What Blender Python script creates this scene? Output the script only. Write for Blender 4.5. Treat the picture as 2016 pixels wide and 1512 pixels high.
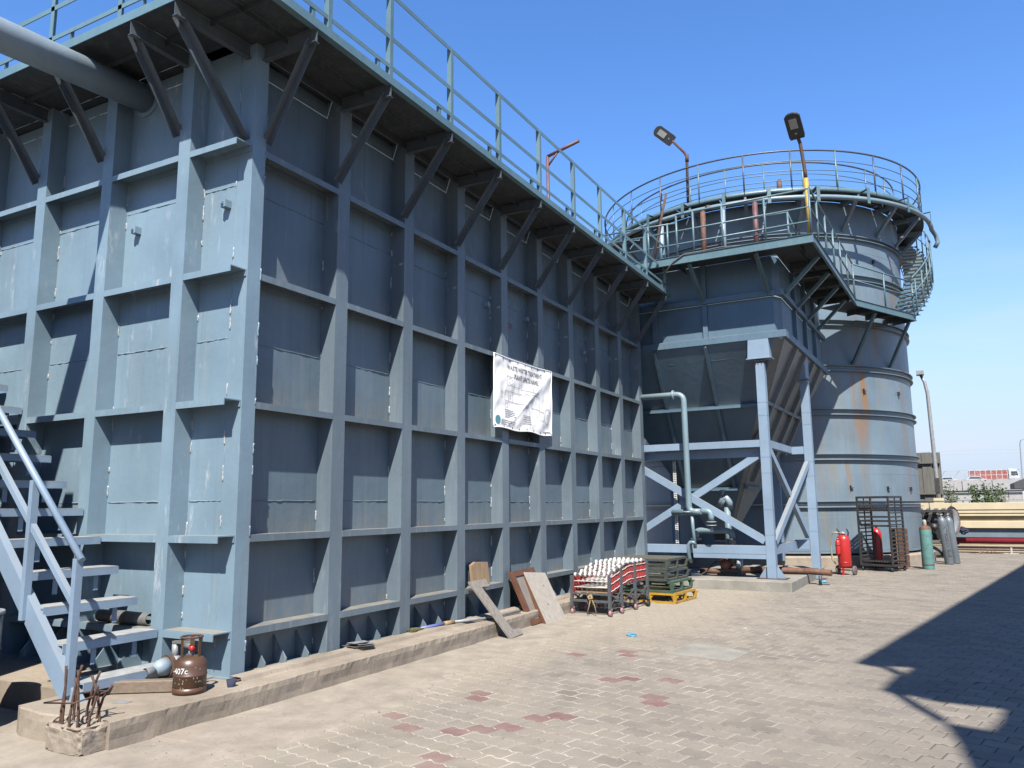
import bpy, bmesh, math, random
from mathutils import Vector, Matrix, Euler
from mathutils import noise as mnoise
random.seed(7)
PI = math.pi
for o in list(bpy.data.objects):
    bpy.data.objects.remove(o)
SC = bpy.context.scene
COL = SC.collection

# ------------------------------------------------------------------ camera
YAW, PIT, ROL, FPX = -0.4927, 0.1547, -0.0093, 1551.17
CAMP = Vector((5.534, -5.101, 1.65))
fw = Vector((math.sin(YAW)*math.cos(PIT), math.cos(YAW)*math.cos(PIT), math.sin(PIT)))
rt = Vector((math.cos(YAW), -math.sin(YAW), 0)); up = rt.cross(fw)
RT = rt*math.cos(ROL)+up*math.sin(ROL); UP = -rt*math.sin(ROL)+up*math.cos(ROL)
cam = bpy.data.cameras.new('camera'); camo = bpy.data.objects.new('camera', cam); COL.objects.link(camo)
M = Matrix((RT, UP, -fw)).transposed().to_4x4(); M.translation = CAMP
camo.matrix_world = M
cam.sensor_fit = 'HORIZONTAL'; cam.sensor_width = 36; cam.lens = FPX/2016*36
cam.clip_start = 0.05; cam.clip_end = 2500
SC.camera = camo
SC.render.resolution_x, SC.render.resolution_y = 1024, 768

# ------------------------------------------------------------------ light
SUN = Vector((1, -2.03, 2.85)).normalized()
EL = math.asin(SUN.z); AZ = math.atan2(SUN.x, SUN.y)
W = bpy.data.worlds.new('World'); SC.world = W; W.use_nodes = True
nt = W.node_tree; bg = nt.nodes['Background']
sky = nt.nodes.new('ShaderNodeTexSky'); sky.sky_type = 'NISHITA'; sky.sun_disc = False
sky.sun_elevation = EL; sky.sun_rotation = AZ; sky.altitude = 0
sky.air_density = 1.0; sky.dust_density = 0.15; sky.ozone_density = 3.0
hs = nt.nodes.new('ShaderNodeHueSaturation'); hs.inputs['Hue'].default_value = .508; hs.inputs['Saturation'].default_value = 1.22; hs.inputs['Value'].default_value = 1.50
# thin wisps of high cloud low over the horizon, a function of direction only
tc = nt.nodes.new('ShaderNodeTexCoord'); mp = nt.nodes.new('ShaderNodeMapping')
mp.inputs['Scale'].default_value = (2.2, 2.2, 13)
nz = nt.nodes.new('ShaderNodeTexNoise'); nz.inputs['Scale'].default_value = 1.6; nz.inputs['Detail'].default_value = 6
cr = nt.nodes.new('ShaderNodeValToRGB')
cr.color_ramp.elements[0].position = .45; cr.color_ramp.elements[0].color = (0, 0, 0, 1)
cr.color_ramp.elements[1].position = .70; cr.color_ramp.elements[1].color = (.55, .55, .55, 1)
sep = nt.nodes.new('ShaderNodeSeparateXYZ'); mr = nt.nodes.new('ShaderNodeMapRange')
mr.inputs['From Min'].default_value = .34; mr.inputs['From Max'].default_value = .06
mu = nt.nodes.new('ShaderNodeMath'); mu.operation = 'MULTIPLY'
mx = nt.nodes.new('ShaderNodeMixRGB'); mx.inputs[2].default_value = (4.3, 4.75, 5.6, 1)
lk = nt.links.new
lk(tc.outputs['Generated'], mp.inputs[0]); lk(mp.outputs[0], nz.inputs['Vector']); lk(nz.outputs['Fac'], cr.inputs[0])
lk(tc.outputs['Generated'], sep.inputs[0]); lk(sep.outputs['Z'], mr.inputs['Value'])
lk(cr.outputs[0], mu.inputs[0]); lk(mr.outputs[0], mu.inputs[1]); lk(mu.outputs[0], mx.inputs[0])
# pale haze towards the horizon, the same all round
mr2 = nt.nodes.new('ShaderNodeMapRange'); mr2.inputs['From Min'].default_value = .36; mr2.inputs['From Max'].default_value = .0
mr2.inputs['To Max'].default_value = .95; mr2.interpolation_type = 'SMOOTHSTEP'
mh = nt.nodes.new('ShaderNodeMixRGB'); mh.inputs[2].default_value = (3.2, 3.75, 4.9, 1)
lk(sep.outputs['Z'], mr2.inputs['Value']); lk(mr2.outputs[0], mh.inputs[0])
lk(sky.outputs[0], hs.inputs['Color']); lk(hs.outputs[0], mh.inputs[1]); lk(mh.outputs[0], mx.inputs[1]); lk(mx.outputs[0], bg.inputs['Color'])
bg.inputs['Strength'].default_value = 0.068
sl = bpy.data.lights.new('sun', 'SUN'); sl.energy = 5.0; sl.angle = math.radians(0.53); sl.color = (1, .955, .88)
so = bpy.data.objects.new('sun', sl); COL.objects.link(so); so.location = (6, -12, 17)
so.rotation_euler = SUN.to_track_quat('Z', 'Y').to_euler()
VS = SC.view_settings
VS.view_transform = 'Standard'; VS.look = 'None'; VS.exposure = 1.40; VS.gamma = 1; VS.use_curve_mapping = False

# ------------------------------------------------------------------ materials
ALB = .68
def _ang(u, v, R=4.27, tx=.73, ty=21.27):
    d = fw+RT*(u-1008)/FPX-UP*(v-756)/FPX; ox, oy = CAMP.x-tx, CAMP.y-ty
    A_, B_, C_ = d.x*d.x+d.y*d.y, 2*(ox*d.x+oy*d.y), ox*ox+oy*oy-R*R
    t = (-B_-math.sqrt(max(0, B_*B_-4*A_*C_)))/(2*A_); p = CAMP+d*t; return math.atan2(p.y-ty, p.x-tx)
RUNS = [(_ang(1681, 790), .022, 5.25, 3.0, 1.0), (_ang(1701, 770), .020, 5.25, 2.9, 1.0), (_ang(1690, 850), .05, 4.05, 2.9, .75), (_ang(1725, 690), .05, 6.6, 5.4, .7),
        (_ang(1672, 940), .018, 2.8, 1.7, .8), (_ang(1700, 940), .03, 2.8, 2.0, .5), (_ang(1640, 920), .03, 2.8, 1.7, .5), (_ang(1775, 830), .010, 4.0, 3.0, .7), (_ang(1755, 560), .05, 7.9, 6.9, .9),
        (_ang(1650, 800), .05, 5.2, 3.2, .5), (_ang(1740, 780), .04, 5.25, 4.2, .5), (_ang(1780, 560), .04, 7.9, 6.8, .8), (_ang(1625, 1010), .02, 1.55, .6, .6), (_ang(1718, 700), .02, 6.6, 5.4, .8)]
class NB:
    def __init__(s, name):
        s.m = bpy.data.materials.new(name); s.m.use_nodes = True; s.t = s.m.node_tree
        s.b = s.t.nodes['Principled BSDF']
    def n(s, typ, **kw):
        k = s.t.nodes.new(typ)
        for a, v in kw.items():
            if a in k.inputs: k.inputs[a].default_value = v
            else: setattr(k, a, v)
        return k
    def l(s, a, b): s.t.links.new(a, b)
    def coord(s, scale=(1, 1, 1), kind='Object'):
        t = s.n('ShaderNodeTexCoord'); mp = s.n('ShaderNodeMapping'); mp.inputs['Scale'].default_value = scale
        s.l(t.outputs[kind], mp.inputs[0]); return mp.outputs[0]
    def noise(s, vec, scale, detail=4, rough=.55):
        k = s.n('ShaderNodeTexNoise'); k.inputs['Scale'].default_value = scale; k.inputs['Detail'].default_value = detail
        k.inputs['Roughness'].default_value = rough
        s.l(vec, k.inputs['Vector']); return k.outputs['Fac']
    def ramp(s, f, a, b, lo=0., hi=1.):
        k = s.n('ShaderNodeMapRange'); k.inputs['From Min'].default_value = a; k.inputs['From Max'].default_value = b
        k.inputs['To Min'].default_value = lo; k.inputs['To Max'].default_value = hi
        s.l(f, k.inputs['Value']); return k.outputs[0]
    def mix(s, f, a, b, mode='MIX'):
        k = s.n('ShaderNodeMixRGB', blend_type=mode)
        for sock, v in ((k.inputs[0], f), (k.inputs[1], a), (k.inputs[2], b)):
            if hasattr(v, 'is_linked') or hasattr(v, 'links'): s.l(v, sock)
            elif isinstance(v, (int, float)): sock.default_value = v
            else: sock.default_value = (*v, 1) if len(v) == 3 else v
        return k.outputs[0]
    def mul(s, a, b):
        k = s.n('ShaderNodeMath', operation='MULTIPLY')
        for sock, v in ((k.inputs[0], a), (k.inputs[1], b)):
            if isinstance(v, (int, float)): sock.default_value = v
            else: s.l(v, sock)
        return k.outputs[0]
    def bump(s, h, strength=.2, dist=.01):
        k = s.n('ShaderNodeBump'); k.inputs['Strength'].default_value = strength; k.inputs['Distance'].default_value = dist
        s.l(h, k.inputs['Height']); s.l(k.outputs[0], s.b.inputs['Normal'])
    def done(s, col, rough=.5, metal=0., spec=.5):
        col = s.mix(1.0, col, (ALB, ALB, ALB), 'MULTIPLY')
        if hasattr(col, 'links'): s.l(col, s.b.inputs['Base Color'])
        else: s.b.inputs['Base Color'].default_value = (*col, 1)
        if hasattr(rough, 'links'): s.l(rough, s.b.inputs['Roughness'])
        else: s.b.inputs['Roughness'].default_value = rough
        s.b.inputs['Metallic'].default_value = metal
        s.b.inputs['Specular IOR Level'].default_value = spec
        return s.m

def steel(name, base, streak=.35, rust=.25, dust=.8, rough=.42, chips=.25, run=0.0, grime=.4, scuff=0., ledge=0., wave=.12, runs=False):
    n = NB(name); v = n.coord(kind='Object')
    big = n.noise(v, .9, 5); sm = n.noise(v, 30, 5)
    lo = tuple(c*.80 for c in base); hi = tuple(min(1, c*1.12) for c in base)
    c = n.mix(n.ramp(big, .3, .7), lo, hi)
    vs = n.coord((11, 11, .55)); st = n.noise(vs, 1.0, 6, .65)
    c = n.mix(n.mul(n.ramp(st, .5, .8), streak), c, (.25, .26, .245))
    vs2 = n.coord((7, 7, .35)); st2 = n.noise(vs2, 1.4, 6, .7)
    c = n.mix(n.mul(n.ramp(st2, .55, .85), grime), c, tuple(x*.42 for x in base))
    if run:
        v3 = n.coord((2.3, 2.3, .05)); r = n.noise(v3, 1.0, 5, .6)
        gate = n.ramp(n.noise(n.coord((.5, .5, .2)), 1.0, 3), .45, .60)
        f = n.mul(n.mul(n.ramp(r, .50, .66), gate), run)
        c = n.mix(f, c, (.20, .105, .04))
        v4 = n.coord((5, 5, .12)); r4 = n.noise(v4, 1.0, 5, .6)
        c = n.mix(n.mul(n.ramp(r4, .55, .8), run*.7), c, (.22, .20, .135))
    if scuff:
        v5 = n.coord((9, 9, 1.6)); s5 = n.noise(v5, 1.0, 8, .75); g5 = n.ramp(n.noise(v, 1.1, 3), .50, .60)
        c = n.mix(n.mul(n.mul(n.ramp(s5, .55, .66), g5), scuff), c, (.46, .49, .51))
    if ledge:
        gp = n.n('ShaderNodeSeparateXYZ'); n.l(v, gp.inputs[0])
        for zr_ in (.2, .601, 1.423, 2.638, 3.87, 5.108):
            up_ = n.ramp(gp.outputs['Z'], zr_-.004, zr_); dn_ = n.ramp(gp.outputs['Z'], zr_+.34, zr_+.02)
            c = n.mix(n.mul(n.mul(n.mul(up_, dn_), n.ramp(n.noise(n.coord((9, 9, 2.5)), 1.0, 7, .7), .34, .66)), ledge), c, (.25, .215, .16))
        v6 = n.coord((26, 26, .5)); s6 = n.noise(v6, 1.0, 5, .6)
        c = n.mix(n.mul(n.ramp(s6, .60, .72), .55), c, tuple(x*.35 for x in base))
    if runs:    # leaks below particular fittings: angle round the tank, half-width, top, bottom, strength
        q_ = n.n('ShaderNodeSeparateXYZ'); n.l(v, q_.inputs[0]); an = n.n('ShaderNodeMath', operation='ARCTAN2'); n.l(q_.outputs['Y'], an.inputs[0]); n.l(q_.outputs['X'], an.inputs[1])
        jag = n.noise(n.coord((6, 6, .9)), 1.0, 5, .65)
        fine = n.ramp(n.noise(n.coord((14, 14, .18)), 1.0, 6, .7), .36, .60)
        for a0, w_, zt_, zb_, k_ in RUNS:
            w_ *= 1.35
            d_ = n.n('ShaderNodeMath', operation='SUBTRACT'); n.l(an.outputs[0], d_.inputs[0]); d_.inputs[1].default_value = a0
            d2 = n.n('ShaderNodeMath', operation='ADD'); n.l(d_.outputs[0], d2.inputs[0]); n.l(n.ramp(jag, .3, .7, -w_*.6, w_*.6), d2.inputs[1])
            ab = n.n('ShaderNodeMath', operation='ABSOLUTE'); n.l(d2.outputs[0], ab.inputs[0])
            m_ = n.mul(n.ramp(ab.outputs[0], w_, w_*.25), n.mul(n.ramp(q_.outputs['Z'], zt_+.02, zt_-.03), n.ramp(q_.outputs['Z'], zb_, zb_+(zt_-zb_)*.7)))
            c = n.mix(n.mul(n.mul(m_, fine), k_), c, (.235, .120, .036) if k_ > .6 else (.22, .175, .09))
    rs = n.noise(v, 5.0, 9, .72)
    c = n.mix(n.mul(n.ramp(rs, .66, .74), rust), c, (.17, .075, .03))
    ch = n.noise(v, 9, 8, .7)
    c = n.mix(n.mul(n.ramp(ch, .68, .72), chips), c, (.34, .36, .37))
    g = n.n('ShaderNodeNewGeometry'); sp = n.n('ShaderNodeSeparateXYZ'); n.l(g.outputs['Normal'], sp.inputs[0])
    d = n.mul(n.ramp(sp.outputs['Z'], .55, .95), n.ramp(n.noise(v, 3.5, 6, .65), .25, .55))
    c = n.mix(n.mul(d, dust), c, (.27, .235, .18))
    n.bump(n.noise(v, 2.2 if wave > .12 else 7, 4), wave, .03)
    return n.done(c, n.ramp(sm, .3, .7, rough-.08, rough+.14))

def plain(name, base, rough=.6, var=.25, scale=6, metal=0., bump=0., spec=.5, rust=0, dust=0, stretch=(1, 1, 1)):
    n = NB(name); v = n.coord(stretch)
    f = n.noise(v, scale, 6, .62)
    c = n.mix(n.ramp(f, .3, .7), tuple(x*(1-var) for x in base), tuple(min(1, x*(1+var*.7)) for x in base))
    if rust:
        c = n.mix(n.mul(n.ramp(n.noise(n.coord(), 8, 8, .7), .55, .68), rust), c, (.20, .085, .035))
    if dust:
        g = n.n('ShaderNodeNewGeometry'); sp = n.n('ShaderNodeSeparateXYZ'); n.l(g.outputs['Normal'], sp.inputs[0])
        c = n.mix(n.mul(n.ramp(sp.outputs['Z'], .5, .95), dust), c, (.25, .215, .165))
    if bump: n.bump(n.noise(v, scale*5, 6, .6), bump, .01)
    return n.done(c, rough, metal, spec)

STEEL = steel('painted_steel', (.180, .262, .322), rust=.22, chips=.35, scuff=.75)
STEELR = steel('dusty_painted_steel', (.122, .160, .190), streak=.35, rust=.25, chips=.3, grime=.45, scuff=.3)
BRKT = steel('bracket_steel', (.078, .095, .110), streak=.2, rust=.2, chips=.1, dust=.3)  # kept dark for shade contrast under the walkway
HOPD = steel('dusty_hopper_plate', (.165, .175, .17), streak=.35, rust=.35, chips=.1, run=.3, grime=.45)
STEELP = steel('painted_plate', (.105, .150, .184), streak=.28, rust=.2, chips=.12, grime=.5, ledge=.42, wave=.35)
FRAME = steel('frame_steel', (.215, .295, .39), streak=.12, rust=.15, chips=.12, grime=.2)
TEAL = steel('teal_rail_paint', (.085, .155, .18), streak=.2, rust=.25, dust=.3, chips=.25, grime=.3)
RAILG = steel('rail_paint', (.112, .20, .235), streak=.25, rust=.22, dust=.5, chips=.25, grime=.25)
RAILB = steel('dark_rail_paint', (.055, .07, .085), streak=.2, rust=.5, dust=.2, chips=.2)
TOWER = steel('tower_steel', (.138, .193, .236), streak=.35, rust=.35, dust=.4, chips=.2, run=.40, runs=True, grime=.35)
HOPP = steel('hopper_steel', (.088, .150, .205), streak=.12, rust=.25, dust=1.0, chips=.12, run=.1, grime=.35)
DECK = steel('deck_plate', (.034, .040, .046), streak=.2, rust=.5, dust=.9, chips=.15, rough=.6)  # base darkened to deepen the shade under the walkways
PIPEP = steel('pipe_paint', (.16, .235, .27), streak=.15, rust=.2, dust=.3, chips=.3, grime=.2)
PIPEG = steel('pipe_grey', (.225, .285, .33), streak=.15, rust=.4, dust=.35, chips=.2, grime=.3)
WELD = plain('weld_bead', (.36, .37, .37), .6, .35, 40)
DARK = plain('black_steel', (.030, .029, .029), .55, .4, 12, rust=.25, dust=.35)
RUST = plain('rusty_iron', (.085, .042, .025), .85, .5, 25, bump=.3)
RUSTP = plain('rusty_pipe', (.125, .055, .030), .75, .4, 10, bump=.15)
REDOX = plain('red_oxide', (.115, .045, .042), .6, .3, 8, rust=.3)
YELP = plain('yellow_pole_paint', (.42, .27, .03), .55, .3, 10, rust=.5)
GALV = plain('galvanised', (.27, .28, .285), .55, .25, 14, metal=.2, rust=.15)
LAMPB = plain('lamp_housing', (.025, .027, .030), .45, .25, 10)
LAMPG = plain('lamp_lens', (.30, .31, .30), .2, .1, 10)
CLOTH = plain('white_vinyl', (.90, .885, .86), .55, .04, 3)
PRINT = plain('grey_print', (.20, .205, .21), .6, .1, 5)
LOGO = plain('teal_print', (.07, .24, .28), .6, .2, 9)
REDPRINT = plain('faded_red_print', (.26, .06, .09), .7, .2, 20)
WHITEP = plain('white_print', (.6, .6, .58), .6, .05, 20)
BROWN = plain('brown_cylinder_paint', (.085, .042, .022), .38, .3, 5, rust=.2)
SCUFF = plain('scuffed_paint', (.26, .235, .20), .7, .3, 20)
REDM = plain('red_paint', (.42, .022, .018), .35, .15, 5)
REDC = plain('red_panel', (.36, .03, .026), .6, .25, 6, dust=.5)
BLACK = plain('black_rubber', (.02, .02, .021), .7, .3, 10)
RUBG = plain('grey_rubber', (.12, .115, .105), .8, .3, 12)
HOSE = plain('beige_hose', (.30, .25, .17), .6, .15, 10)
TURQ = plain('turquoise_paint', (.10, .235, .215), .6, .3, 5, rust=.6)
NITRO = plain('grey_cylinder_paint', (.12, .14, .155), .4, .2, 4, rust=.15)
CAPW = plain('dirty_white_cap', (.36, .31, .26), .6, .25, 9)
GREEN = plain('green_pallet_paint', (.035, .085, .055), .55, .3, 8, dust=.45)
DGREEN = plain('dark_pallet_paint', (.045, .055, .045), .6, .35, 8, dust=.5, rust=.2)
YELPAL = plain('yellow_pallet_paint', (.42, .23, .015), .5, .25, 8, dust=.4)
CONVG = plain('conveyor_grey', (.075, .082, .09), .5, .2, 10, dust=.25)
WHEELW = plain('white_plastic', (.60, .59, .55), .45, .08, 10)
CASTR = plain('pink_caster', (.30, .17, .17), .5, .2, 10)
ROPE = plain('straw_rope', (.28, .19, .09), .9, .3, 20)
WOODR = plain('worn_plywood', (.20, .175, .145), .8, .3, 5, bump=.2, stretch=(1, 8, 1))
WOODG = plain('weathered_plank', (.19, .17, .145), .85, .3, 5, bump=.25, stretch=(6, 6, .8))
WOODB = plain('brown_varnish', (.115, .047, .022), .55, .3, 5)
WOODP = plain('pale_board', (.33, .295, .25), .8, .22, 4, bump=.15, stretch=(6, 6, 1))
WOODT = plain('timber', (.17, .125, .088), .8, .3, 4, bump=.2, stretch=(1, 9, 9))
PLY = plain('raw_timber', (.26, .175, .10), .8, .3, 5, bump=.2, stretch=(8, 8, 1))
BLUEBAG = plain('blue_plastic', (.07, .30, .46), .35, .15, 8)
SACK = plain('pale_sack', (.42, .37, .20), .8, .15, 7)
CREAM = plain('cream_paint', (.50, .425, .28), .7, .10, 2, dust=.3)
CREAMD = plain('cream_paint_dirty', (.30, .24, .14), .8, .25, 3)
SLATE = plain('blue_grey_band', (.13, .175, .205), .6, .15, 3)
PIPER = plain('red_pipe_paint', (.24, .02, .032), .45, .15, 5)
PIPEW = plain('white_pipe_paint', (.44, .40, .34), .6, .15, 6, rust=.2)
PIPEK = plain('pink_pipe_paint', (.26, .18, .155), .7, .25, 6, rust=.4)
FENCEB = plain('grey_board', (.115, .11, .095), .8, .3, 4, stretch=(5, 5, .6))
BLOCK = plain('concrete_block', (.34, .33, .32), .9, .14, 3, bump=.2)
BLOCKD = plain('old_concrete', (.24, .235, .225), .9, .2, 3, bump=.2)
LEAF = plain('leaf', (.06, .10, .03), .6, .45, 3)
BARK = plain('bark', (.13, .10, .07), .9, .3, 10)
TRUCKR = plain('truck_red', (.30, .06, .04), .6, .25, 2)
TRUCKW = plain('truck_white', (.5, .51, .53), .5, .08, 2)
GLASS = plain('dark_glass', (.05, .06, .07), .12, .1, 2)
ROOFD = plain('dark_roof', (.055, .055, .06), .7, .2, 2)
TARP = plain('tarpaulin', (.20, .22, .24), .8, .2, 2)  # used only on the added, unseen canopy
WIRE = plain('steel_wire', (.33, .34, .36), .5, .2, 10)
NAVY = plain('navy_cloth', (.02, .025, .055), .9, .3, 6)
DRUM = plain('dark_drum', (.035, .045, .06), .45, .3, 5, dust=.5)
STRAW = plain('dry_grass', (.20, .18, .07), .9, .35, 10)
MOTOR = plain('motor_red', (.13, .04, .03), .5, .3, 8, dust=.4)

def concrete(name, base, sc=2.5, dirt=(.27, .22, .16)):
    n = NB(name); v = n.coord()
    f = n.noise(v, sc, 8, .62); f2 = n.noise(v, 28, 6, .7); f3 = n.noise(v, .7, 5)
    c = n.mix(n.ramp(f, .3, .72), tuple(x*.72 for x in base), tuple(x*1.18 for x in base))
    c = n.mix(n.mul(n.ramp(f2, .5, .75), .35), c, tuple(x*.6 for x in base))
    c = n.mix(n.mul(n.ramp(f3, .5, .68), .55), c, dirt)
    vo = n.n('ShaderNodeTexVoronoi'); vo.inputs['Scale'].default_value = 22; n.l(v, vo.inputs['Vector'])
    pit = n.ramp(vo.outputs['Distance'], .10, .26); c = n.mix(n.mul(n.ramp(pit, 1., 0.), n.mul(n.ramp(n.noise(v, 3, 3), .5, .6), .6)), c, tuple(x*.45 for x in base))
    n.bump(n.mix(.5, f2, n.noise(v, 75, 5, .7)), .6, .008)
    return n.done(c, .9, spec=.25)
CONC = concrete('old_slab_concrete', (.305, .255, .20), dirt=(.15, .12, .09))
CONCP = concrete('pad_concrete', (.27, .255, .22), dirt=(.18, .155, .12))
APRON = concrete('dusty_apron_concrete', (.30, .26, .21), 3.2, dirt=(.235, .185, .145))
def sand_mat():
    n = NB('joint_sand'); g = n.n('ShaderNodeNewGeometry'); P = g.outputs['Position']
    sp = n.n('ShaderNodeSeparateXYZ'); n.l(P, sp.inputs[0])
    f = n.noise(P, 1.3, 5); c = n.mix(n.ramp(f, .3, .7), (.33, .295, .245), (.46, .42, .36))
    c = n.mix(n.ramp(sp.outputs['X'], 3.6, 5.4), c, (.10, .09, .08))  # dark grit colour painted where the right-hand shade falls
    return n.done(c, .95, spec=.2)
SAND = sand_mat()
GROUND = plain('dusty_ground', (.24, .21, .17), .95, .25, .6)

def paver_mat(name, a, b, dusty):
    n = NB(name)
    oi = n.n('ShaderNodeObjectInfo'); at = n.n('ShaderNodeAttribute', attribute_name='rnd')
    ad = n.n('ShaderNodeMath', operation='ADD'); n.l(oi.outputs['Random'], ad.inputs[0]); n.l(at.outputs['Fac'], ad.inputs[1])
    fr = n.n('ShaderNodeMath', operation='FRACT'); n.l(ad.outputs[0], fr.inputs[0])
    c = n.mix(fr.outputs[0], a, b)
    g = n.n('ShaderNodeNewGeometry'); P = g.outputs['Position']
    f = n.noise(P, 3.0, 8, .65); f2 = n.noise(P, 45, 6, .7); f3 = n.noise(P, .55, 5)
    c = n.mix(n.mul(n.ramp(f2, .45, .75), .4), c, tuple(x*.55 for x in a))
    # sandy dust, blown thickest beside the tank foundation
    sp = n.n('ShaderNodeSeparateXYZ'); n.l(P, sp.inputs[0])
    near = n.ramp(sp.outputs['X'], 6.0, 1.0, .45, 1.0)
    d = n.mul(n.ramp(n.mix(.5, f, f3), .40, .62), near)
    edge = n.ramp(n.mix(.25, n.ramp(sp.outputs['X'], 2.5, 1.0), f), .35, .75)
    far = n.mul(n.ramp(sp.outputs['Y'], 2.5, 6.0), n.ramp(n.mix(.35, n.ramp(sp.outputs['X'], 3.8, 1.2), f), .30, .60))
    mxm = n.n('ShaderNodeMath', operation='MAXIMUM'); n.l(edge, mxm.inputs[0]); n.l(far, mxm.inputs[1])
    mx2 = n.n('ShaderNodeMath', operation='MAXIMUM'); n.l(d, mx2.inputs[0]); n.l(mxm.outputs[0], mx2.inputs[1]); d = mx2.outputs[0]
    oil = n.mul(n.ramp(n.noise(P, .9, 6, .65), .58, .70), .35); c = n.mix(oil, c, tuple(x*.5 for x in a))
    c = n.mix(n.mul(d, dusty), c, (.295, .255, .20))
    w = n.mul(n.ramp(n.noise(P, 9, 7, .7), .64, .70), n.ramp(f3, .45, .6))
    c = n.mix(n.mul(w, .8), c, (.42, .385, .32))
    n.bump(f2, .35, .006)
    return n.done(c, .88, spec=.3)
PAVG = paver_mat('paver_grey', (.165, .145, .122), (.232, .203, .168), .85)
PAVR = paver_mat('paver_red', (.150, .078, .074), (.185, .098, .092), .6)

# ------------------------------------------------------------------ mesh helpers
class MB:
    def __init__(s): s.v = []; s.f = []; s.sm = []
    def add(s, vs, fs, smooth=False):
        k = len(s.v); s.v += [Vector(v) for v in vs]
        s.f += [tuple(i+k for i in f) for f in fs]; s.sm += [smooth]*len(fs)
        return s
    def box(s, x0, x1, y0, y1, z0, z1):
        if x0 > x1: x0, x1 = x1, x0
        if y0 > y1: y0, y1 = y1, y0
        if z0 > z1: z0, z1 = z1, z0
        return s.add([(x0,y0,z0),(x1,y0,z0),(x1,y1,z0),(x0,y1,z0),(x0,y0,z1),(x1,y0,z1),(x1,y1,z1),(x0,y1,z1)],
                     [(0,3,2,1),(4,5,6,7),(0,1,5,4),(1,2,6,5),(2,3,7,6),(3,0,4,7)])
    def bar(s, p, q, w, h, upv=(0, 0, 1)):
        p, q = Vector(p), Vector(q); d = (q-p).normalized(); u = Vector(upv)
        a = d.cross(u)
        if a.length < 1e-4: a = d.cross(Vector((1, 0, 0)))
        a.normalize(); b = a.cross(d).normalized()
        vs = [e+a*sx*w/2+b*sz*h/2 for e in (p, q) for sx, sz in ((-1,-1),(1,-1),(1,1),(-1,1))]
        return s.add(vs, [(0,1,2,3),(7,6,5,4),(0,4,5,1),(1,5,6,2),(2,6,7,3),(3,7,4,0)])
    def angle(s, p, q, w, t, upv=(0, 0, 1), flip=1):
        """L section: one leg along the up side, one across"""
        p, q = Vector(p), Vector(q); d = (q-p).normalized(); a = d.cross(Vector(upv)).normalized(); b = a.cross(d).normalized()
        s.bar(p, q, w, t, upv); o = a*flip*(w/2-t/2)-b*(w/2+t/2-t)
        return s.bar(p+o-b*t*.5, q+o-b*t*.5, t, w-t, upv)
    def tube(s, path, r, n=10, closed=False, caps=True, smooth=True):
        P = [Vector(p) for p in path]; N = len(P); rings = []
        rr = r if isinstance(r, (list, tuple)) else [r]*N
        T = []
        for i in range(N):
            a = P[i-1] if (closed or i) else P[i]; b = P[(i+1) % N] if (closed or i < N-1) else P[i]
            T.append((b-a).normalized())
        u = T[0].orthogonal().normalized(); vs = []
        for i in range(N):
            if i:
                u = (u-T[i]*u.dot(T[i])).normalized()
            w = T[i].cross(u)
            vs += [P[i]+(u*math.cos(2*PI*j/n)+w*math.sin(2*PI*j/n))*rr[i] for j in range(n)]
        fs = []
        for i in range(N if closed else N-1):
            k = (i+1) % N
            # closed rings: align
            off = 0
            if closed and k == 0:
                best = min(range(n), key=lambda o: (vs[i*n]-vs[o]).length); off = best
            fs += [(i*n+j, i*n+(j+1) % n, k*n+(j+1+off) % n, k*n+(j+off) % n) for j in range(n)]
        s.add(vs, fs, smooth)
        if caps and not closed:
            k = len(s.v)-len(vs)
            s.f += [tuple(k+j for j in reversed(range(n))), tuple(k+(N-1)*n+j for j in range(n))]; s.sm += [False, False]
        return s
    def lathe(s, prof, c=(0, 0, 0), n=24, axis='z', a0=0, a1=2*PI, smooth=True):
        full = abs(a1-a0-2*PI) < 1e-6; m = n if full else n+1; c = Vector(c); vs = []
        for r, z in prof:
            for j in range(m):
                t = a0+(a1-a0)*j/n; p = (r*math.cos(t), r*math.sin(t), z)
                if axis == 'x': p = (p[2], p[0], p[1])
                if axis == 'y': p = (p[1], p[2], p[0])
                vs.append(c+Vector(p))
        fs = []
        for i in range(len(prof)-1):
            for j in range(n):
                k = (j+1) % m
                fs.append((i*m+j, i*m+k, (i+1)*m+k, (i+1)*m+j))
        return s.add(vs, fs, smooth)
    def prism(s, poly, z0, z1, f=None):
        """poly in 2D, extruded; f maps (a, b, h) to a point"""
        f = f or (lambda a, b, h: (a, b, h)); n = len(poly)
        vs = [f(a, b, z0) for a, b in poly]+[f(a, b, z1) for a, b in poly]
        fs = [tuple(reversed(range(n))), tuple(range(n, 2*n))]+[(i, (i+1) % n, n+(i+1) % n, n+i) for i in range(n)]
        return s.add(vs, fs)
    def mesh(s, name, mat):
        me = bpy.data.meshes.new(name); me.from_pydata([tuple(v) for v in s.v], [], s.f)
        me.polygons.foreach_set('use_smooth', s.sm)
        bm = bmesh.new(); bm.from_mesh(me); bmesh.ops.recalc_face_normals(bm, faces=bm.faces); bm.to_mesh(me); bm.free()
        for m in (mat if isinstance(mat, (list, tuple)) else [mat]): me.materials.append(m)
        return me

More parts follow.
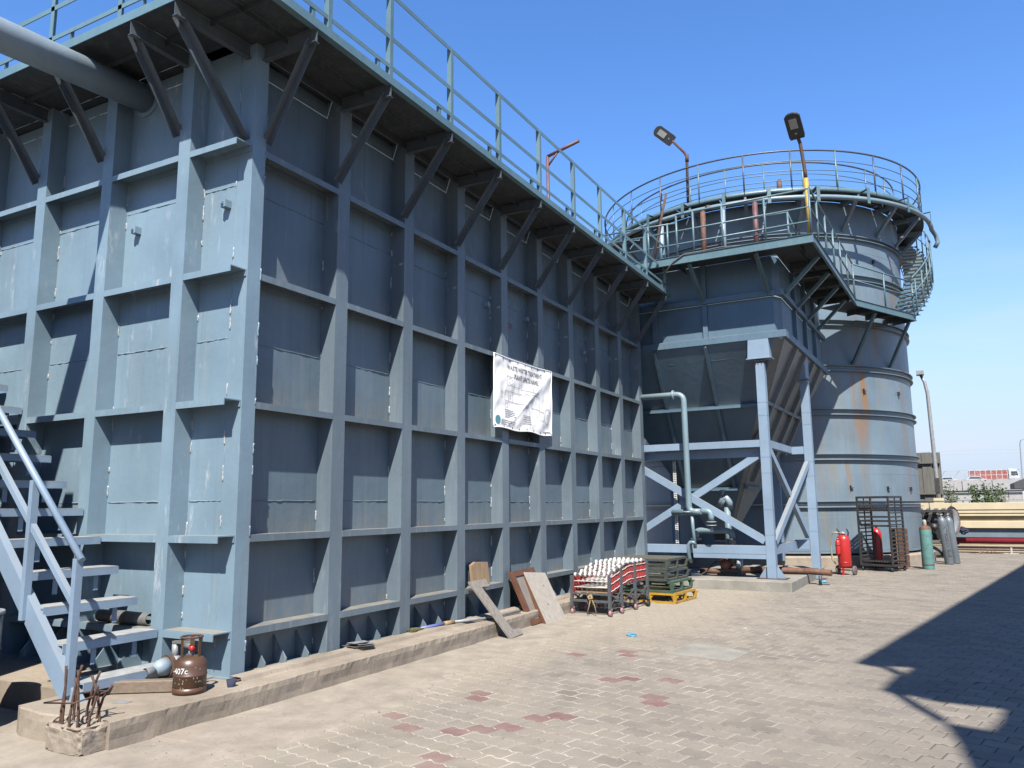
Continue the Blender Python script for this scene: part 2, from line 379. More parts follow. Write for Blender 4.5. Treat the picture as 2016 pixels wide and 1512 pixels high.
def bevel(o, w, seg=1):
    m = o.modifiers.new('bevel', 'BEVEL'); m.width = w; m.segments = seg; m.limit_method = 'ANGLE'; return o
def thing(name, label, cat, loc=(0, 0, 0), rz=0, group=None, rot=None):
    o = bpy.data.objects.new(name, None); COL.objects.link(o); o.location = loc
    o.rotation_euler = rot or (0, 0, rz); o.empty_display_size = .2
    o['label'] = label; o['category'] = cat
    if group: o['group'] = group
    return o
def part(name, mb, mat, parent=None, label=None, bev=0):
    me = mb.mesh(name, mat) if isinstance(mb, MB) else mb
    o = bpy.data.objects.new(name, me); COL.objects.link(o)
    if parent is not None: o.parent = parent
    if label: o['label'] = label
    if bev: bevel(o, bev)
    return o
def solo(name, mb, mat, label, cat, group=None, loc=(0, 0, 0), rz=0, bev=0):
    o = part(name, mb, mat, None, label, bev); o['category'] = cat; o.location = loc; o.rotation_euler = (0, 0, rz)
    if group: o['group'] = group
    return o
def struct(name, mb, mat, bev=0):
    o = part(name, mb, mat, None, None, bev); o['kind'] = 'structure'; return o
def copy_tree(o, parent=None):
    c = o.copy(); COL.objects.link(c)
    if parent is not None: c.parent = parent
    for ch in list(o.children): copy_tree(ch, c)
    return c
def text_mesh(name, txt, size, mat, place, align='CENTER', bold=0.0):
    cu = bpy.data.curves.new(name, 'FONT'); cu.body = txt; cu.size = size; cu.align_x = align; cu.resolution_u = 3; cu.offset = bold
    to = bpy.data.objects.new(name, cu); COL.objects.link(to)
    dg = bpy.context.evaluated_depsgraph_get(); dg.update()
    me = bpy.data.meshes.new_from_object(to.evaluated_get(dg)); COL.objects.unlink(to); bpy.data.objects.remove(to)
    for v in me.vertices: v.co = Vector(place(v.co.x, v.co.y))
    me.materials.clear(); me.materials.append(mat); return me
def stuff(o): o['kind'] = 'stuff'; return o

# ================================================================== SETTING
struct('ground', MB().add([(-600, -600, -.06), (900, -600, -.06), (900, 1500, -.06), (-600, 1500, -.06)], [(0, 1, 2, 3)]), GROUND)
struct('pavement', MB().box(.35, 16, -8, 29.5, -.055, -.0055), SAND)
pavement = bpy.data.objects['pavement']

# pavers: interlocking zigzag blocks, grid turned by -13.5 degrees
PA = math.radians(-13.5); PC, PSn = math.cos(PA), math.sin(PA); PL, PW = .233, .168
def pav_poly(gap=.0047, amp=.011):
    prof = [(0, 0), (.18, .5), (.32, 1), (.5, 0), (.68, .5), (.82, 1)]
    prof = [(0, 0), (.14, 1), (.36, -1), (.5, 0), (.64, 1), (.86, -1)]
    top = [(-PL/2+gap+t*(PL-2*gap), PW/2-gap+a*amp) for t, a in prof]+[(PL/2-gap, PW/2-gap)]
    bot = [(x, y-PW+2*gap) for x, y in top]
    return bot+top[::-1]
POLY = pav_poly()
def paver_verts(poly, h0=-.03, ch=.004):
    n = len(poly)
    inner = [(x*(1-2*ch/PL*1.3), y*(1-2*ch/PW*1.3)) for x, y in poly]
    vs = [(x, y, h0) for x, y in poly]+[(x, y, -ch) for x, y in poly]+[(x, y, 0) for x, y in inner]
    fs = []
    for i in range(n):
        j = (i+1) % n
        fs += [(i, j, n+j, n+i), (n+i, n+j, 2*n+j, 2*n+i)]
    # cap split in quads for clean triangulation
    m = n//2
    for i in range(m-1):
        fs.append((2*n+i, 2*n+i+1, 2*n+n-2-i, 2*n+n-1-i))
    return vs, fs
pvs, pfs = paver_verts(POLY)
pme = {}
for nm, mt in (('grey', PAVG), ('red', PAVR)):
    pme[nm] = MB().add(pvs, pfs).mesh('paver', mt)
def g2w(a, b): return (a*PC-b*PSn, a*PSn+b*PC)
def project(p):
    q = Vector(p)-CAMP; z = q.dot(fw)
    if z < .2: return None
    return 1008+FPX*q.dot(RT)/z, 756-FPX*q.dot(UP)/z, z
REDS = [(1000,515,640),(900,655,640),(1490,660,640),(1790,640,640),(1380,945,640),(1350,1075,640),(1880,215,640),(1850,280,640),
        (360,550,1000),(720,545,1000),(1580,40,1000),(1930,290,1000),(20,615,1000)]
REDS = [(o+a/6.3, 1330+b/6.3) for a, b, o in REDS]+[(1232, 1281), (1240, 1291), (1150, 1288), (1322, 1343), (1217, 1336), (1310, 1384)]
def unproj(u, v, z=0.):
    d = fw+RT*(u-1008)/FPX-UP*(v-756)/FPX
    return CAMP+d*((z-CAMP.z)/d.z)
redp = [unproj(u, v) for u, v in REDS]
cells = []
for j in range(-60, 190):
    for i in range(-40, 90):
        a, b = (i+(.5 if j % 2 else 0))*PL, j*PW
        x, y = g2w(a, b)
        if not (.75 < x < 14 and -5 < y < 26.5): continue
        pr = project((x, y, 0))
        vis = pr is not None and -60 < pr[0] < 2080 and pr[1] < 1580
        if not vis and not (x < 11.5 and -4.8 < y < 20): continue
        cells.append((pr[2] if vis else 99, x, y, vis))
reds = set()
for r in redp:
    k = min(range(len(cells)), key=lambda q: (cells[q][1]-r.x)**2+(cells[q][2]-r.y)**2); reds.add(k)
order = sorted(range(len(cells)), key=lambda q: cells[q][0])
def border(y): return 1.02+.10*mnoise.noise(Vector((y*.9, 3, 0)))+(.33 if y < .6 else max(.06, .33-(y-.6)*.15))
single = [k for k in order if cells[k][3] and cells[k][1] > border(cells[k][2])-.05][:270]
sset = set(single) | reds
stuffv, stufff, srnd, smat = [], [], [], []
for k, (z, x, y, vis) in enumerate(cells):
    dz = random.uniform(-.004, .002); tx, ty = random.gauss(0, .007), random.gauss(0, .007); rz = PA+random.uniform(-.012, .012)
    ox, oy = random.uniform(-.0015, .0015), random.uniform(-.0015, .0015)
    if k in sset:
        o = bpy.data.objects.new('paver', pme['red' if k in reds else 'grey']); COL.objects.link(o); o.parent = pavement
        o.location = (x+ox, y+oy, dz); o.rotation_euler = (tx, ty, rz)
        continue
    m = Matrix.Translation((x+ox, y+oy, dz)) @ Euler((tx, ty, rz)).to_matrix().to_4x4()
    b = len(stuffv); stuffv += [tuple(m @ Vector(v)) for v in pvs]
    stufff += [tuple(i+b for i in f) for f in pfs]; srnd += [random.random()]*len(pfs)
me = bpy.data.meshes.new('pavers'); me.from_pydata(stuffv, [], stufff); me.materials.append(PAVG)
at = me.attributes.new('rnd', 'FLOAT', 'FACE'); at.data.foreach_set('value', srnd)
po = bpy.data.objects.new('pavers', me); COL.objects.link(po); po.parent = pavement; po['kind'] = 'stuff'

# dusty concrete apron between foundation and pavers, ragged edge
mb = MB(); NY, NX = 420, 18
def slab_x(y):
    pts = [(-1.42, .31), (0, .395), (3.6, .43), (6.2, .33), (12, .33)]
    for (a, b), (c, d) in zip(pts, pts[1:]):
        if y <= c: return b+(d-b)*max(0, y-a)/(c-a)
    return pts[-1][1]
vs = []
for j in range(NY+1):
    y = -7+18.2*j/NY
    xe = border(y)+.10*mnoise.noise(Vector((y*6, 0, 7)))+.10*mnoise.noise(Vector((y*2.2, 5, 1)))+.05*mnoise.noise(Vector((y*19, 5, 1)))
    xs = -7 if y < -1.0 else slab_x(y)-.1
    for i in range(NX+1):
        t = i/NX; x = xs+(xe-xs)*(1-(1-t)**1.6)
        h = .006+.006*mnoise.noise(Vector((x*2, y*2, 0)))+.012*(1-t)*(1 if y > -1 else .3)
        if t > .88: h = .006*(1-(t-.88)/.12*2.2)
        vs.append((x, y, h))
fs = [(j*(NX+1)+i, j*(NX+1)+i+1, (j+1)*(NX+1)+i+1, (j+1)*(NX+1)+i) for j in range(NY) for i in range(NX)]
mb.add(vs, fs, True); struct('apron', mb, APRON)

# foundation slab of the rectangular tank: rough cast edge
mb = MB(); pts = [(-8.4, 11.25), (-8.4, -.9), (-.78, -.9), (-.74, -1.36)]
edge = [(-.74+(.31+.74)*t, -1.38-.04*math.sin(t*5)) for t in [i/14 for i in range(1, 15)]]
edge2 = []
for i in range(1, 320):
    y = -1.38+12.6*i/320; edge2.append((slab_x(y), y))
outline = pts[1:]+edge+edge2+[(.33, 11.25)]
outline = outline+[pts[0]]
n = len(outline); rings = []
for lev, (ins, z) in enumerate(((.0, -.05), (.004, .07), (.0, .14), (.004, .188), (.016, .199), (.09, .2))):
    r = []
    for k, (x, y) in enumerate(outline):
        front = 3 <= k < n-2
        j1 = mnoise.noise(Vector((x*2.6, y*2.6, z*5)))*.012+mnoise.noise(Vector((x*11, y*11, z*30)))*.005+(mnoise.noise(Vector((x*24, y*24, z*9)))*.010 if lev in (3, 4) else 0) if front else 0
        dx, dy = (0, 1) if (front and y < -1.3 and x < .28) else ((-1, 0) if front else (0, 0))
        r.append((x+dx*(ins+j1), y+dy*(ins+j1), z+(j1*.4 if lev >= 3 else 0)))
    rings.append(r)
vs = sum(rings, []); fs = []
for l in range(len(rings)-1):
    fs += [(l*n+i, l*n+(i+1) % n, (l+1)*n+(i+1) % n, (l+1)*n+i) for i in range(n)]
fs.append(tuple((len(rings)-1)*n+i for i in range(n)))
mb.add(vs, fs); struct('foundation_slab', mb, CONC)
# grout strip under the tank edge
mb = MB()
ys = [-.02+11.2*i/60 for i in range(61)]
vs = []
for y in ys:
    j1 = .02*mnoise.noise(Vector((y*5, 0, 0)))
    vs += [(.02, y, .195), (.17+j1, y, .20), (.155+j1, y, .232), (.02, y, .236)]
fs = [(4*i+k, 4*i+k+1, 4*i+k+5, 4*i+k+4) for i in range(60) for k in range(3)]
mb.add(vs, fs); struct('grout_strip', mb, CONC)
# hopper pad
mb = MB().prism([(.62, 10.93), (2.92, 10.87), (2.98, 15.2), (.62, 15.2)], -.05, .19)
struct('hopper_foundation', mb, CONCP, .012)
struct('tower_foundation', MB().lathe([(0, .3), (4.5, .3), (4.55, .26), (4.55, -.05)], (.73, 21.27, 0), 64, smooth=False), CONC)
# square concrete patch in the pavers
mb = MB(); q = [(2.66, 3.86), (2.76, 4.72), (3.50, 4.33), (3.42, 3.70)]
mb.prism(q, -.03, .004); struct('concrete_patch', mb, CONCP)

# ================================================================== RECTANGULAR TANK
ZS, ZT = .2, 6.17
ZR = [.601, 1.423, 2.638, 3.87, 5.108]
SEAM = [1.73, 3.235, 4.735]
D = .195; PITCH = 1.22; CW = .192
YL = [0]+[1.235+PITCH*k for k in range(9)]
tank = thing('steel_tank', 'long rectangular blue-grey steel tank with a grid of stiffeners and a walkway round its top', 'tank')
YE = YL[9]+CW
# wall plates, one per bay and course
courses = [ZS]+SEAM+[ZT-.012]
bays = [(.0, YL[1])]+[(YL[k], YL[k+1]) for k in range(1, 9)]
for a, b in bays:
    for c0, c1 in zip(courses, courses[1:]):
        part('wall_plate', MB().box(-D-.012+random.uniform(-.001, .001), -D+random.uniform(-.0015, .001), a+.09+.001, b+.09-.001, c0+.001, c1-.001), STEELP, tank)
XL = [-.641, -1.821, -2.975, -4.13, -5.285, -6.44]; LW = .164
xb = [-D]+[x-LW/2 for x in XL]
for a, b in zip(xb, xb[1:]):
    for c0, c1 in zip(courses, courses[1:]):
        part('wall_plate', MB().box(b+.001, a-.001, .0+random.uniform(-.001, .0015), .012, c0+.001, c1-.001), STEEL, tank)
part('back_wall', MB().box(-7.0, -6.99, .02, 11.1, ZS, ZT).box(-6.99, -D-.02, YE-.02, YE-.01, ZS, ZT), STEELP, tank)
part('light_stop_plate', MB().box(-6.98, -D-.0125, .013, YE-.03, ZT-.05, ZT-.04), STEELP, tank)  # unseen lid added to keep light out of the tank
# corner column
part('corner_column', MB().box(-D+.001, 0, 0, .163, ZS, ZT), STEEL, tank)
def wob(p, q, r, n=14, j=.004):
    p, q = Vector(p), Vector(q)
    return [p.lerp(q, i/n)+Vector([random.uniform(-j, j)]*1+[random.uniform(-j, j) for _ in range(2)]) for i in range(n+1)]
# stiffener columns
for y in YL[1:]:
    c = part('stiffener_column', MB().box(-D+.001, 0, y, y+CW, ZS+.01, ZT), STEELR, tank)
for x in XL:
    c = part('stiffener_column', MB().box(x-LW, x, -D, -.001, ZS+.01, ZT), STEEL, tank)
# horizontal stiffener beams: channel, lip to the front
LIPH = .064
def beam_x(x0, x1, z, endcap=True):
    m = MB().box(x0, x1, -D+.004, -.001, z-.010, z).box(x0, x1, -D+.0, -D+.009, z-LIPH, z-.0095).box(x0, x1, -.012, -.002, z-LIPH, z-.0105)
    part('stiffener_beam', m, STEEL, tank)
for zi, z in enumerate(ZR):
    part('stiffener_beam', MB().box(-.191, -.004, .164, YL[1]-.001, z-.010, z).box(-.009, .003, .164, YL[1]-.001, z-LIPH, z-.0005).box(-.192, -.183, .164, YL[1]-.001, z-LIPH, z-.0105), STEELR, tank)
    for k in range(1, 9):
        a, b = YL[k]+CW+.001, YL[k+1]-.001
        part('stiffener_beam', MB().box(-.191, -.004, a, b, z-.010, z).box(-.009, .003, a, b, z-LIPH, z-.0005).box(-.192, -.183, a, b, z-LIPH, z-.0105), STEELR, tank)
    beam_x(XL[0]+.001, -.012, z)
    for k in range(5):
        beam_x(XL[k+1]+.001, XL[k]-LW-.001, z)
# welds: horizontal seams and spotty runs in the corners between web and plate
for z in SEAM:
    for a, b in zip([.17]+[y+CW for y in YL[1:9]], YL[1:]):
        part('weld_bead', MB().tube(wob((-D, a+.02, z), (-D, b-.02, z), 0, 16, .0035), [random.uniform(.004, .008) for _ in range(17)], 6), STEELP, tank)
    for a, b in zip([-D]+[x-LW for x in XL], XL):
        part('weld_bead', MB().tube(wob((a-.02, 0, z), (b+.02, 0, z), 0, 16, .0035), [random.uniform(.004, .008) for _ in range(17)], 6), STEEL, tank)
def spotty(px, py, zlo, zhi):
    m = MB(); z = zlo
    while z < zhi:
        ln = random.uniform(.03, .16)
        if random.random() < .62:
            nn = max(3, int(ln/.02)); m.tube([(px+random.uniform(-.004, .004), py+random.uniform(-.004, .004), z+ln*i/nn) for i in range(nn+1)], [random.uniform(.004, .009) for _ in range(nn+1)], 6)
        z += ln+random.uniform(.02, .35)
    return m
for y in YL[1:]: stuff(part('weld_bead', spotty(-D+.002, y-.003, .3, 5.4), WELD, tank))
for x in XL[:4]: stuff(part('weld_bead', spotty(x+.004, -.002, .3, 5.4), WELD, tank))
stuff(part('weld_bead', spotty(-D, -.003, .3, 5.6), WELD, tank)); stuff(part('weld_bead', spotty(.002, .160, .4, 5.6), STEEL, tank))
part('weld_bead', MB().tube(wob((-D+.0, -.001, .25), (-D, -.001, 6.1), 0, 60, .003), .0045, 6), STEEL, tank)
# base gussets
for k in range(9):
    a, b = (.163 if k == 0 else YL[k]+CW), YL[k+1]
    for t in (.36, .68) if k else (.25, .5, .78):
        y = a+(b-a)*t
        part('base_gusset', MB().prism([(-D+.001, ZS), (-.02, ZS), (-.02, ZS+.06), (-D+.001, ZS+.27)], -.006, .006, lambda p, q, h, y=y: (p, y+h, q)), STEELR, tank)
for k in range(4):
    a, b = XL[k]-LW, XL[k+1]
    for t in (.35, .68):
        x = a+(b-a)*t
        part('base_gusset', MB().prism([(-.001, ZS), (-D-.05, ZS), (-D-.05, ZS+.07), (-.001, ZS+.36)], -.006, .006, lambda p, q, h, x=x: (x+h, p, q)), STEEL, tank)
part('base_plate', MB().box(-D+.03, .075, -.03, YE+.03, ZS+.001, ZS+.014).box(-7, -D+.028, -D-.09, -.001, ZS+.001, ZS+.014), STEEL, tank)
# small lugs
for x, y, z in ((-.29, 0, 4.55), (-1.60, 0, 4.52)):
    part('lug', MB().box(x-.035, x+.035, y-.075, y-.001, z-.035, z+.035).box(x-.012, x+.012, y-.10, y-.076, z-.012, z+.012), STEEL, tank)
for y, z in ((4.75, 4.62), (6.02, 4.66), (8.35, 4.5)):
    part('lug', MB().box(-D+.001, -D+.07, y-.03, y+.03, z-.035, z+.035), STEEL, tank)

# ---- walkway deck
XO, YO, YD = .69, -.85, 11.33
cuts = [YO+.008]+[y+CW/2 for y in YL[1:]]+[YD]
cuts[0] = -.195-.65+.01
for k, (a, b) in enumerate(zip(cuts, cuts[1:])):
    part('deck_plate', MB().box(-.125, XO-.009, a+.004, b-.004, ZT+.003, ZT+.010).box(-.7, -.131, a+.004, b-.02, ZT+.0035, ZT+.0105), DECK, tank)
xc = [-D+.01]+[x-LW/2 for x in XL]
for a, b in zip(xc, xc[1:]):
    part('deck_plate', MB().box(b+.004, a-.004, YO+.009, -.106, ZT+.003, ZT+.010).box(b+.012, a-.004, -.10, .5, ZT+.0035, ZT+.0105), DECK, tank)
# fascia angles
part('deck_edge', MB().box(XO-.008, XO, YO, YD, ZT-.012, ZT+.078).box(XO-.07, XO-.0085, YO+.01, YD, ZT-.012, ZT-.004), RAILG, tank)
part('deck_edge', MB().box(-7.2, XO-.0085, YO, YO+.008, ZT-.012, ZT+.078), RAILG, tank)
# joists along the middle, bracket arms and braces
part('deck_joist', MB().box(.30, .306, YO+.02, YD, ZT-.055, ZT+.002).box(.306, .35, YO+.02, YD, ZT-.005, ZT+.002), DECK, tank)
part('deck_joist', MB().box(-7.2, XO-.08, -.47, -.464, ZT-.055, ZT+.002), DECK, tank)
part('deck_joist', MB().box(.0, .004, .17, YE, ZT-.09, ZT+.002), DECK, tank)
def arm(p, q):
    return MB().bar(Vector(p), Vector(q), .008, .15).bar(Vector(p)+Vector((0, 0, .07)), Vector(q)+Vector((0, 0, .07)), .06, .007).bar(Vector(p)-Vector((0, 0, .07)), Vector(q)-Vector((0, 0, .07)), .06, .007)
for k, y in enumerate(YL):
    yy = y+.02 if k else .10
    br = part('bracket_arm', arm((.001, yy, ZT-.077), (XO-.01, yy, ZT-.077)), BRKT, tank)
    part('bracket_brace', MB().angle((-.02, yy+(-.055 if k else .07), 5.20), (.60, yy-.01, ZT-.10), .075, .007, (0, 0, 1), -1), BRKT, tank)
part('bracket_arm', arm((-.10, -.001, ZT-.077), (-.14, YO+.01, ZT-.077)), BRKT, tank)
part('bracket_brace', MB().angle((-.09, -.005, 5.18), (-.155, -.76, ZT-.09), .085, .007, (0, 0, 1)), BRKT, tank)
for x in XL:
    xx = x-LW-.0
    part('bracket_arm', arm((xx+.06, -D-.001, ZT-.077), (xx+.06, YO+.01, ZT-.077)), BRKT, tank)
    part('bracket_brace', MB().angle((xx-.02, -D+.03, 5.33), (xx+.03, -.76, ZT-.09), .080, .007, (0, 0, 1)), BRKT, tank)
# ---- railing
RT_, RM, RK = ZT+1.09, ZT+.575, ZT+.23
RX = .635
rp = [-.80, .27, 1.25, 2.47, 3.68, 4.92, 6.18, 7.34, 8.57, 9.80, 11.08]
for y in rp:
    part('rail_post', MB().box(RX-.03, RX+.03, y-.006, y+.0, ZT+.0105, RT_-.005).box(RX+.024, RX+.03, y+.0005, y+.05, ZT+.0105, RT_-.005), RAILG, tank)
for a, b in zip(rp, rp[1:]):
    yy = a+(b-a)*.80
    part('toe_post', MB().box(RX-.02, RX+.02, yy-.005, yy, ZT+.0105, RK-.02).box(RX+.015, RX+.02, yy+.0005, yy+.035, ZT+.0105, RK-.02), RAILG, tank)
for z, nm, w in ((RT_, 'top_rail', .05), (RM, 'mid_rail', .05), (RK, 'toe_rail', .045)):
    x0 = RX+.031 if nm != 'top_rail' else RX
    part(nm, MB().box(RX-.025, RX+.025, -.8, 11.1, z-.003, z+.003).box(RX+.019, RX+.025, -.8, 11.1, z-w, z-.0035), RAILG, tank)
    part(nm, MB().box(-7, RX-.03, -.82, -.77, z-.003, z+.003).box(-7, RX-.03, -.82, -.814, z-w, z-.0035), RAILG, tank)
for x in (-.98, -2.07, -3.2, -4.3):
    part('rail_post', MB().box(x-.006, x, -.82, -.76, ZT+.0105, RT_-.004).box(x+.0005, x+.05, -.82, -.814, ZT+.0105, RT_-.004), RAILG, tank)
    xx = x+.35
    part('toe_post', MB().box(xx-.005, xx, -.815, -.775, ZT+.0105, RK-.01), RAILG, tank)
# red stencil letters on the plate behind the column
part('red_lettering', text_mesh('red_lettering', 'TION', .145, REDPRINT, lambda a, b: (-D+.003, 5.335+a*.72, 4.40+b), 'LEFT'), REDPRINT, tank)
part('red_lettering', text_mesh('red_lettering', 'K', .145, REDPRINT, lambda a, b: (-D+.003, 5.36+a*.72, 4.20+b), 'LEFT'), REDPRINT, tank)

# ================================================================== FRONT STAIRCASE
st = thing('staircase', 'steep blue-grey steel stair with one tubular handrail climbing the short end of the tank', 'staircase', (-.5, -1.1, .2))
SO = Vector((.5, 1.1, -.2))
def S(x, y, z): return Vector((x, y, z))+SO
TREADT = plain('worn_tread_plate', (.30, .305, .30), .75, .25, 9, rust=.15, bump=.15)
YS = -1.12
slope = (1.401-.496)/(-1.575+.673)
xt = -4.6
def stz(x): return .496+(x+.673)*slope
m = MB()
p0, p1 = S(-.41, YS, stz(-.41)-.115), S(xt, YS, stz(xt)-.115)
# channel stringer: web with two flanges
m.bar(p0, p1, .008, .165); d = (p1-p0).normalized(); nrm = Vector((0, 1, 0)).cross(d).normalized()
if nrm.z < 0: nrm = -nrm
m.bar(p0+nrm*.079+Vector((0, .03, 0)), p1+nrm*.079+Vector((0, .03, 0)), .065, .008); m.bar(p0-nrm*.079+Vector((0, .03, 0)), p1-nrm*.079+Vector((0, .03, 0)), .065, .008)
part('stringer', m, FRAME, st)
for k in range(14):
    z = .33+.268*k; x = -.40-.295*k
    y1 = -.205 if k < 1 or k > 0 else 0
    tr = part('tread', MB().box(x-.24, x, YS+.045, y1, z-.008, z).box(x-.007, x, YS+.045, y1, z-.065, z-.0085).box(x-.24, x-.233, YS+.045, y1, z-.065, z-.0085), FRAME, st)
    tr.location = SO
    nos = part('nosing', MB().box(x-.238, x-.002, YS+.05, y1-.01, z+.001, z+.007), TREADT, tr)
    for yb in (-.42, -.80):
        part('tread_bracket', MB().box(x-.05, x-.043, yb, yb+.045, z-.20, z-.0085), FRAME, tr)
hz0, hz1 = 1.27, 1.27+3.9*.955
part('handrail', MB().tube([S(-.465, YS, 1.265), S(-1.745, YS, 2.487), S(-4.4, YS, 5.02)], .029, 14), FRAME, st)
part('mid_rail', MB().bar(S(-.53, YS, .935), S(-4.4, YS, .935+3.87*.955), .045, .045), FRAME, st)
for x in (-.505, -1.165, -1.9, -2.65, -3.4):
    ps_ = part('rail_post', MB().box(x-.025, x+.025, YS-.034, YS+.025, (stz(x)-.22) if x < -.6 else .25, 1.24+(-.465-x)*.955), FRAME, st)
    ps_.location = SO

# ================================================================== INLET PIPE
ip = thing('inlet_pipe', 'fat grey pipe running in from the left to the tank wall under the deck', 'pipe', (-1.61, 0, 6.0))
ipm = MB().tube([(0, -.0, -.002), (.05, -1.53, -.125), (.19, -6.0, -.49)], .15, 28)
part('pipe_run', ipm, PIPEG, ip)
part('wall_collar', MB().tube([(0, -.018, 0), (0, -.003, 0)], .20, 28), STEEL, ip)

# ================================================================== HOPPER TANK on its frame (local axes, turned -1.6 deg)
HR = math.radians(-1.6); HL = (2.5, 11.4, 0)
hp = thing('hopper_tank', 'blue-grey steel hopper tank tapering to a point, standing on braced legs between the two tanks', 'tank', HL, HR)
x0, x1, y0, y1 = -3.85, .45, .02, 5.45; yw = .09
zr = 5.03; oz = 1.08; ox0, ox1, oy0, oy1 = -1.98, -1.46, 2.5, 3.0
def shell(m, a, b, c, d, t=.01):
    a, b, c, d = map(Vector, (a, b, c, d)); nn = (b-a).cross(d-a).normalized()*t
    m.add([a, b, c, d, a+nn, b+nn, c+nn, d+nn], [(0, 3, 2, 1), (4, 5, 6, 7), (0, 1, 5, 4), (1, 2, 6, 5), (2, 3, 7, 6), (3, 0, 4, 7)])
ch = .16
part('front_plate', (lambda m: (shell(m, (x0, y0, zr), (ox0, oy0, oz), (ox1, oy0, oz), (x1-ch, y0, zr)), m)[1])(MB()), HOPP, hp)
part('side_plate', (lambda m: (shell(m, (x1, y0+ch, zr), (ox1+.05, oy0+.05, oz), (ox1+.05, oy1, oz), (x1, y1, zr)), m)[1])(MB()), HOPD, hp)
part('corner_plate', MB().add([(x1-ch, y0, zr), (x1, y0+ch, zr), (ox1+.05, oy0+.05, oz), (ox1, oy0, oz)], [(0, 1, 2, 3)]), HOPD, hp)
part('back_plate', (lambda m: (shell(m, (x0, y1, zr), (x1, y1, zr), (ox1, oy1, oz), (ox0, oy1, oz)), m)[1])(MB()), HOPP, hp)
part('far_plate', (lambda m: (shell(m, (x0, y0, zr), (x0, y1, zr), (ox0, oy1, oz), (ox0, oy0, oz)), m)[1])(MB()), HOPP, hp)
part('outlet', MB().box(ox0+.1, ox1-.06, oy0+.1, oy1-.1, .80, oz), DARK, hp)
# upper vertical walls in panels
ZTOP = 6.80
for a, b in ((x0, -2.27), (-2.27, -1.13), (-1.13, .30)):
    for c, d in ((zr+.16, 5.93), (6.05, ZTOP)):
        part('wall_plate', MB().box(a+.002, b-.002, yw+.01, yw+.022, c, d), HOPP, hp)
for a, b in ((yw+.25, 1.6), (1.6, 2.9), (2.9, 4.2), (4.2, y1)):
    for c, d in ((zr+.16, 5.93), (6.05, ZTOP)):
        part('wall_plate', MB().box(.40, .412, a+.002, b-.002, c, d), HOPP, hp)
for c, d in ((zr+.16, 5.93), (6.05, ZTOP)):
    part('corner_plate', MB().add([(.298, yw+.012, c), (.41, yw+.255, c), (.41, yw+.255, d), (.298, yw+.012, d)], [(0, 1, 2, 3)]), HOPP, hp)
part('back_wall', MB().box(x0, .40, y1-.02, y1, zr, ZTOP).box(x0, x0+.012, y0+.03, y1-.03, zr, ZTOP), HOPP, hp)
# rim beam and upper band
part('rim_beam', MB().box(-3.95, .534, -.01, .085, zr+.001, zr+.15), HOPP, hp, bev=.006)
part('rim_beam', MB().box(.425, .534, .0865, 5.56, zr+.001, zr+.15), HOPP, hp, bev=.006)
part('band_beam', MB().box(-3.95, .37, .0, .095, 5.932, 6.047), HOPP, hp, bev=.005)
part('band_beam', MB().box(.418, .52, .26, 5.56, 5.932, 6.047), HOPP, hp, bev=.005)
part('band_corner', MB().prism([(.372, .0), (.47, .0), (.52, .08), (.52, .258), (.415, .258), (.372, .10)], 5.925, 6.055), HOPP, hp)
for x in (-3.4, -2.27, -1.13):
    part('upright_rib', MB().box(x-.05, x+.05, .03, .098, zr+.152, 5.930).box(x-.05, x+.05, .03, .098, 6.049, ZTOP), HOPP, hp)
for y in (1.6, 2.9, 4.2):
    part('upright_rib', MB().box(.414, .49, y-.05, y+.05, zr+.152, 5.930).box(.414, .49, y-.05, y+.05, 6.049, ZTOP), HOPP, hp)
# sloping ribs
def fy(z): return y0+(zr-z)/(zr-oz)*(oy0-y0)
def fx(z, side=1): return (x1+(zr-z)/(zr-oz)*(ox1+.05-x1))
fn = Vector((0, -(zr-oz), -(oy0-y0))).normalized()
for x in (-3.4, -2.27, -1.13):
    zb = 2.07 if abs(x+1.13) < .01 else (1.7 if x > -3 else 3.2)
    part('slope_rib', MB().bar(Vector((x, fy(zr-.01), zr-.01))+fn*.045, Vector((x, fy(zb), zb))+fn*.045, .012, .09, fn).bar(Vector((x, fy(zr-.01), zr-.01))+fn*.093, Vector((x, fy(zb), zb))+fn*.093, .07, .008, fn), HOPP, hp)
for z in (3.82, 2.07):
    xl = x0+(zr-z)/(zr-oz)*(ox0-x0); xr = fx(z)-.12
    part('slope_beam', MB().bar(Vector((xl, fy(z), z))+fn*.05, Vector((xr, fy(z), z))+fn*.05, .10, .010, (0, 0, 1)).bar(Vector((xl, fy(z)-.03, z-.03))+fn*.07, Vector((xr, fy(z)-.03, z-.03))+fn*.07, .008, .06, (0, 0, 1)), HOPP, hp)
# weld seam lines on the front slope
for z in (4.72, 2.9):
    xl = x0+(zr-z)/(zr-oz)*(ox0-x0); xr = fx(z)-.14
    part('weld_bead', MB().tube(wob(Vector((xl, fy(z), z))+fn*.004, Vector((xr, fy(z), z))+fn*.004, 0, 20, .003), .006, 6), HOPP, hp)
sn = Vector((zr-oz, 0, -(x1-ox1-.05))).normalized()
for y in (1.25, 2.3, 3.4, 4.4):
    ye = 2.6 + (y-2.7)*.25
    zt, zb = zr-.01, (2.2 if 1.5 < y < 4 else 2.9)
    def sy(z, y=y): return y
    part('slope_rib', MB().bar(Vector((fx(zt), y, zt))+sn*.05, Vector((fx(zb), y, zb))+sn*.05, .10, .10, sn), HOPD, hp)
part('slope_beam', MB().bar(Vector((fx(3.82), .62, 3.82))+sn*.055, Vector((fx(3.82), 4.6, 3.82))+sn*.055, .07, .07, sn), HOPP, hp)
part('slope_beam', MB().bar(Vector((fx(2.07), 1.9, 2.07))+sn*.055, Vector((fx(2.07), 3.3, 2.07))+sn*.055, .07, .07, sn), HOPP, hp)
